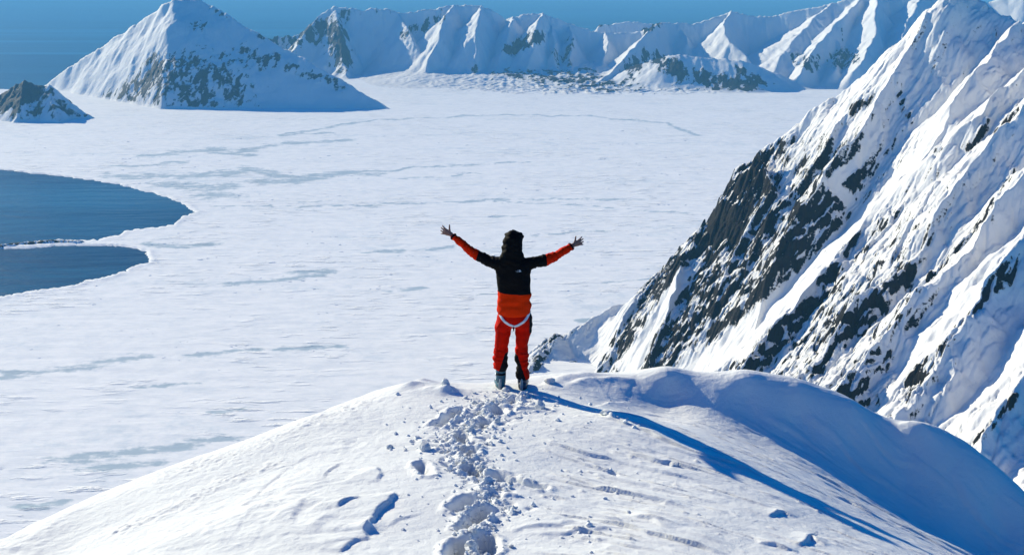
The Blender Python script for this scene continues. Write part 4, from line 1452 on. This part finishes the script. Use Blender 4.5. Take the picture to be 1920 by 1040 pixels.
def boot(cx, toe, tint, ztop):
    root = None
    bm = bmesh.new()
    tube(bm, [((cx - .0, .015, ztop), .056, .066), ((cx, .01, ztop - .06), .059, .07), ((cx, .0, .16), .058, .07), ((cx, -.004, .11), .053, .07), ((cx, -.004, .085), .053, .07)], n=18)
    sh = part('ski_boot', bm, tint, person)
    bm = bmesh.new()
    tube(bm, [((cx - toe * .25, -.088, .055), .038, .040), ((cx, -.05, .065), .049, .056), ((cx + toe * .25, .03, .065), .054, .055), ((cx + toe * .7, .12, .052), .056, .042), ((cx + toe, .20, .040), .046, .030), ((cx + toe * 1.1, .228, .036), .028, .02)], n=16, ref=(0, 0, 1))
    part('boot_shell', bm, tint, sh)
    bm = bmesh.new()
    tube(bm, [((cx - toe * .25, -.095, .012), .036, .014), ((cx, -.04, .012), .044, .014), ((cx + toe * .5, .09, .012), .048, .014), ((cx + toe, .215, .012), .036, .012)], n=14, ref=(0, 0, 1))
    part('boot_sole', bm, M_SOLE, sh)
    bm = bmesh.new()
    tube(bm, [((cx - .012, -.102, .035), .020, .012), ((cx - .010, -.094, .085), .019, .014), ((cx - .006, -.079, .14), .014, .012), ((cx - .004, -.072, .165), .008, .008)], n=12)
    part('heel_spine', bm, M_GREY, sh)
    sx = 1 if cx > 0 else -1
    for z in (.19, .125):
        bm = bmesh.new()
        tube(bm, [((cx + sx * .058, -.03, z), .006, .012), ((cx + sx * .063, .0, z), .007, .012), ((cx + sx * .058, .035, z - .004), .005, .010)], n=8, ref=(0, 0, 1))
        part('buckle', bm, M_METAL, sh)
    bm = bmesh.new()
    tube(bm, [((cx - .052, -.038, .205), .004, .011), ((cx - .03, -.062, .205), .004, .011), ((cx, -.074, .205), .004, .011), ((cx + .03, -.062, .205), .004, .011), ((cx + .052, -.038, .205), .004, .011)], n=8, ref=(0, 0, 1))
    part('boot_strap', bm, M_GAITER, sh)
    return sh


boot(-.132, -.035, M_TEAL, .31)
boot(.112, .03, M_TEAL_SHADE, .22)

# white emblem on the back: three short lines of lettering beside a quartered dome of curved stripes
cu = bpy.data.curves.new('lettering', 'FONT')
cu.body = 'THE\nNORTH\nFACE'
cu.size = 0.0095
cu.align_x = 'RIGHT'
cu.space_line = 0.82
to = bpy.data.objects.new('lettering', cu)
COL.objects.link(to)
tme = bpy.data.meshes.new_from_object(to.evaluated_get(bpy.context.evaluated_depsgraph_get()))
bpy.data.objects.remove(to)
lv = [((v.co.x + .068), v.co.y + 1.4455) for v in tme.vertices]
lf = [tuple(p.vertices) for p in tme.polygons]
for (ra, rb) in ((.0235, .0185), (.0165, .0115), (.0095, .003)):
    k0 = len(lv)
    for i in range(13):
        a = math.pi * .5 * i / 12
        for r in (ra, rb):
            lv.append((.071 + r * math.sin(a) * 1.0, 1.4335 + r * math.cos(a) * .92))
    for i in range(12):
        lf.append((k0 + 2 * i, k0 + 2 * i + 1, k0 + 2 * i + 3, k0 + 2 * i + 2))
co = []
for x, z in lv:
    h = jacket_bvh.ray_cast(Vector((x, -1, z)), Vector((0, 1, 0)))
    co.append((x, (h[0].y if h[0] else -.12) - 0.004, z))
lme = bpy.data.meshes.new('jacket_emblem')
lme.from_pydata(co, [], lf)
link_mesh('jacket_emblem', lme, M_WHITE, person)

# ------------------------------------------------------------------ the air
bpy.context.view_layer.update()
top = 0.0
for o in S.objects:
    if o.type == 'MESH':
        top = max(top, max((o.matrix_world @ Vector(c)).z for c in o.bound_box))
bm = bmesh.new()
bmesh.ops.create_cube(bm, size=1.0)
z0, z1 = ICE_Z - 9.0, top + 12.0
for v in bm.verts:
    v.co = Vector((v.co.x * 96000, v.co.y * 66000 + 29000, z0 + (v.co.z + 0.5) * (z1 - z0)))
hm = bpy.data.materials.new('cold_air')
hm.use_nodes = True
hm.node_tree.nodes.clear()
ho = hm.node_tree.nodes.new('ShaderNodeOutputMaterial')
hv = hm.node_tree.nodes.new('ShaderNodeVolumePrincipled')
hv.inputs['Color'].default_value = (0.20, 0.60, 1.0, 1)
hv.inputs['Density'].default_value = 8e-5
hm.node_tree.links.new(hv.outputs['Volume'], ho.inputs['Volume'])
hme = bpy.data.meshes.new('haze')
bm.to_mesh(hme)
bm.free()
tag(link_mesh('haze', hme, hm), 'thin blue air that pales the far mountains', None, None, 'stuff')
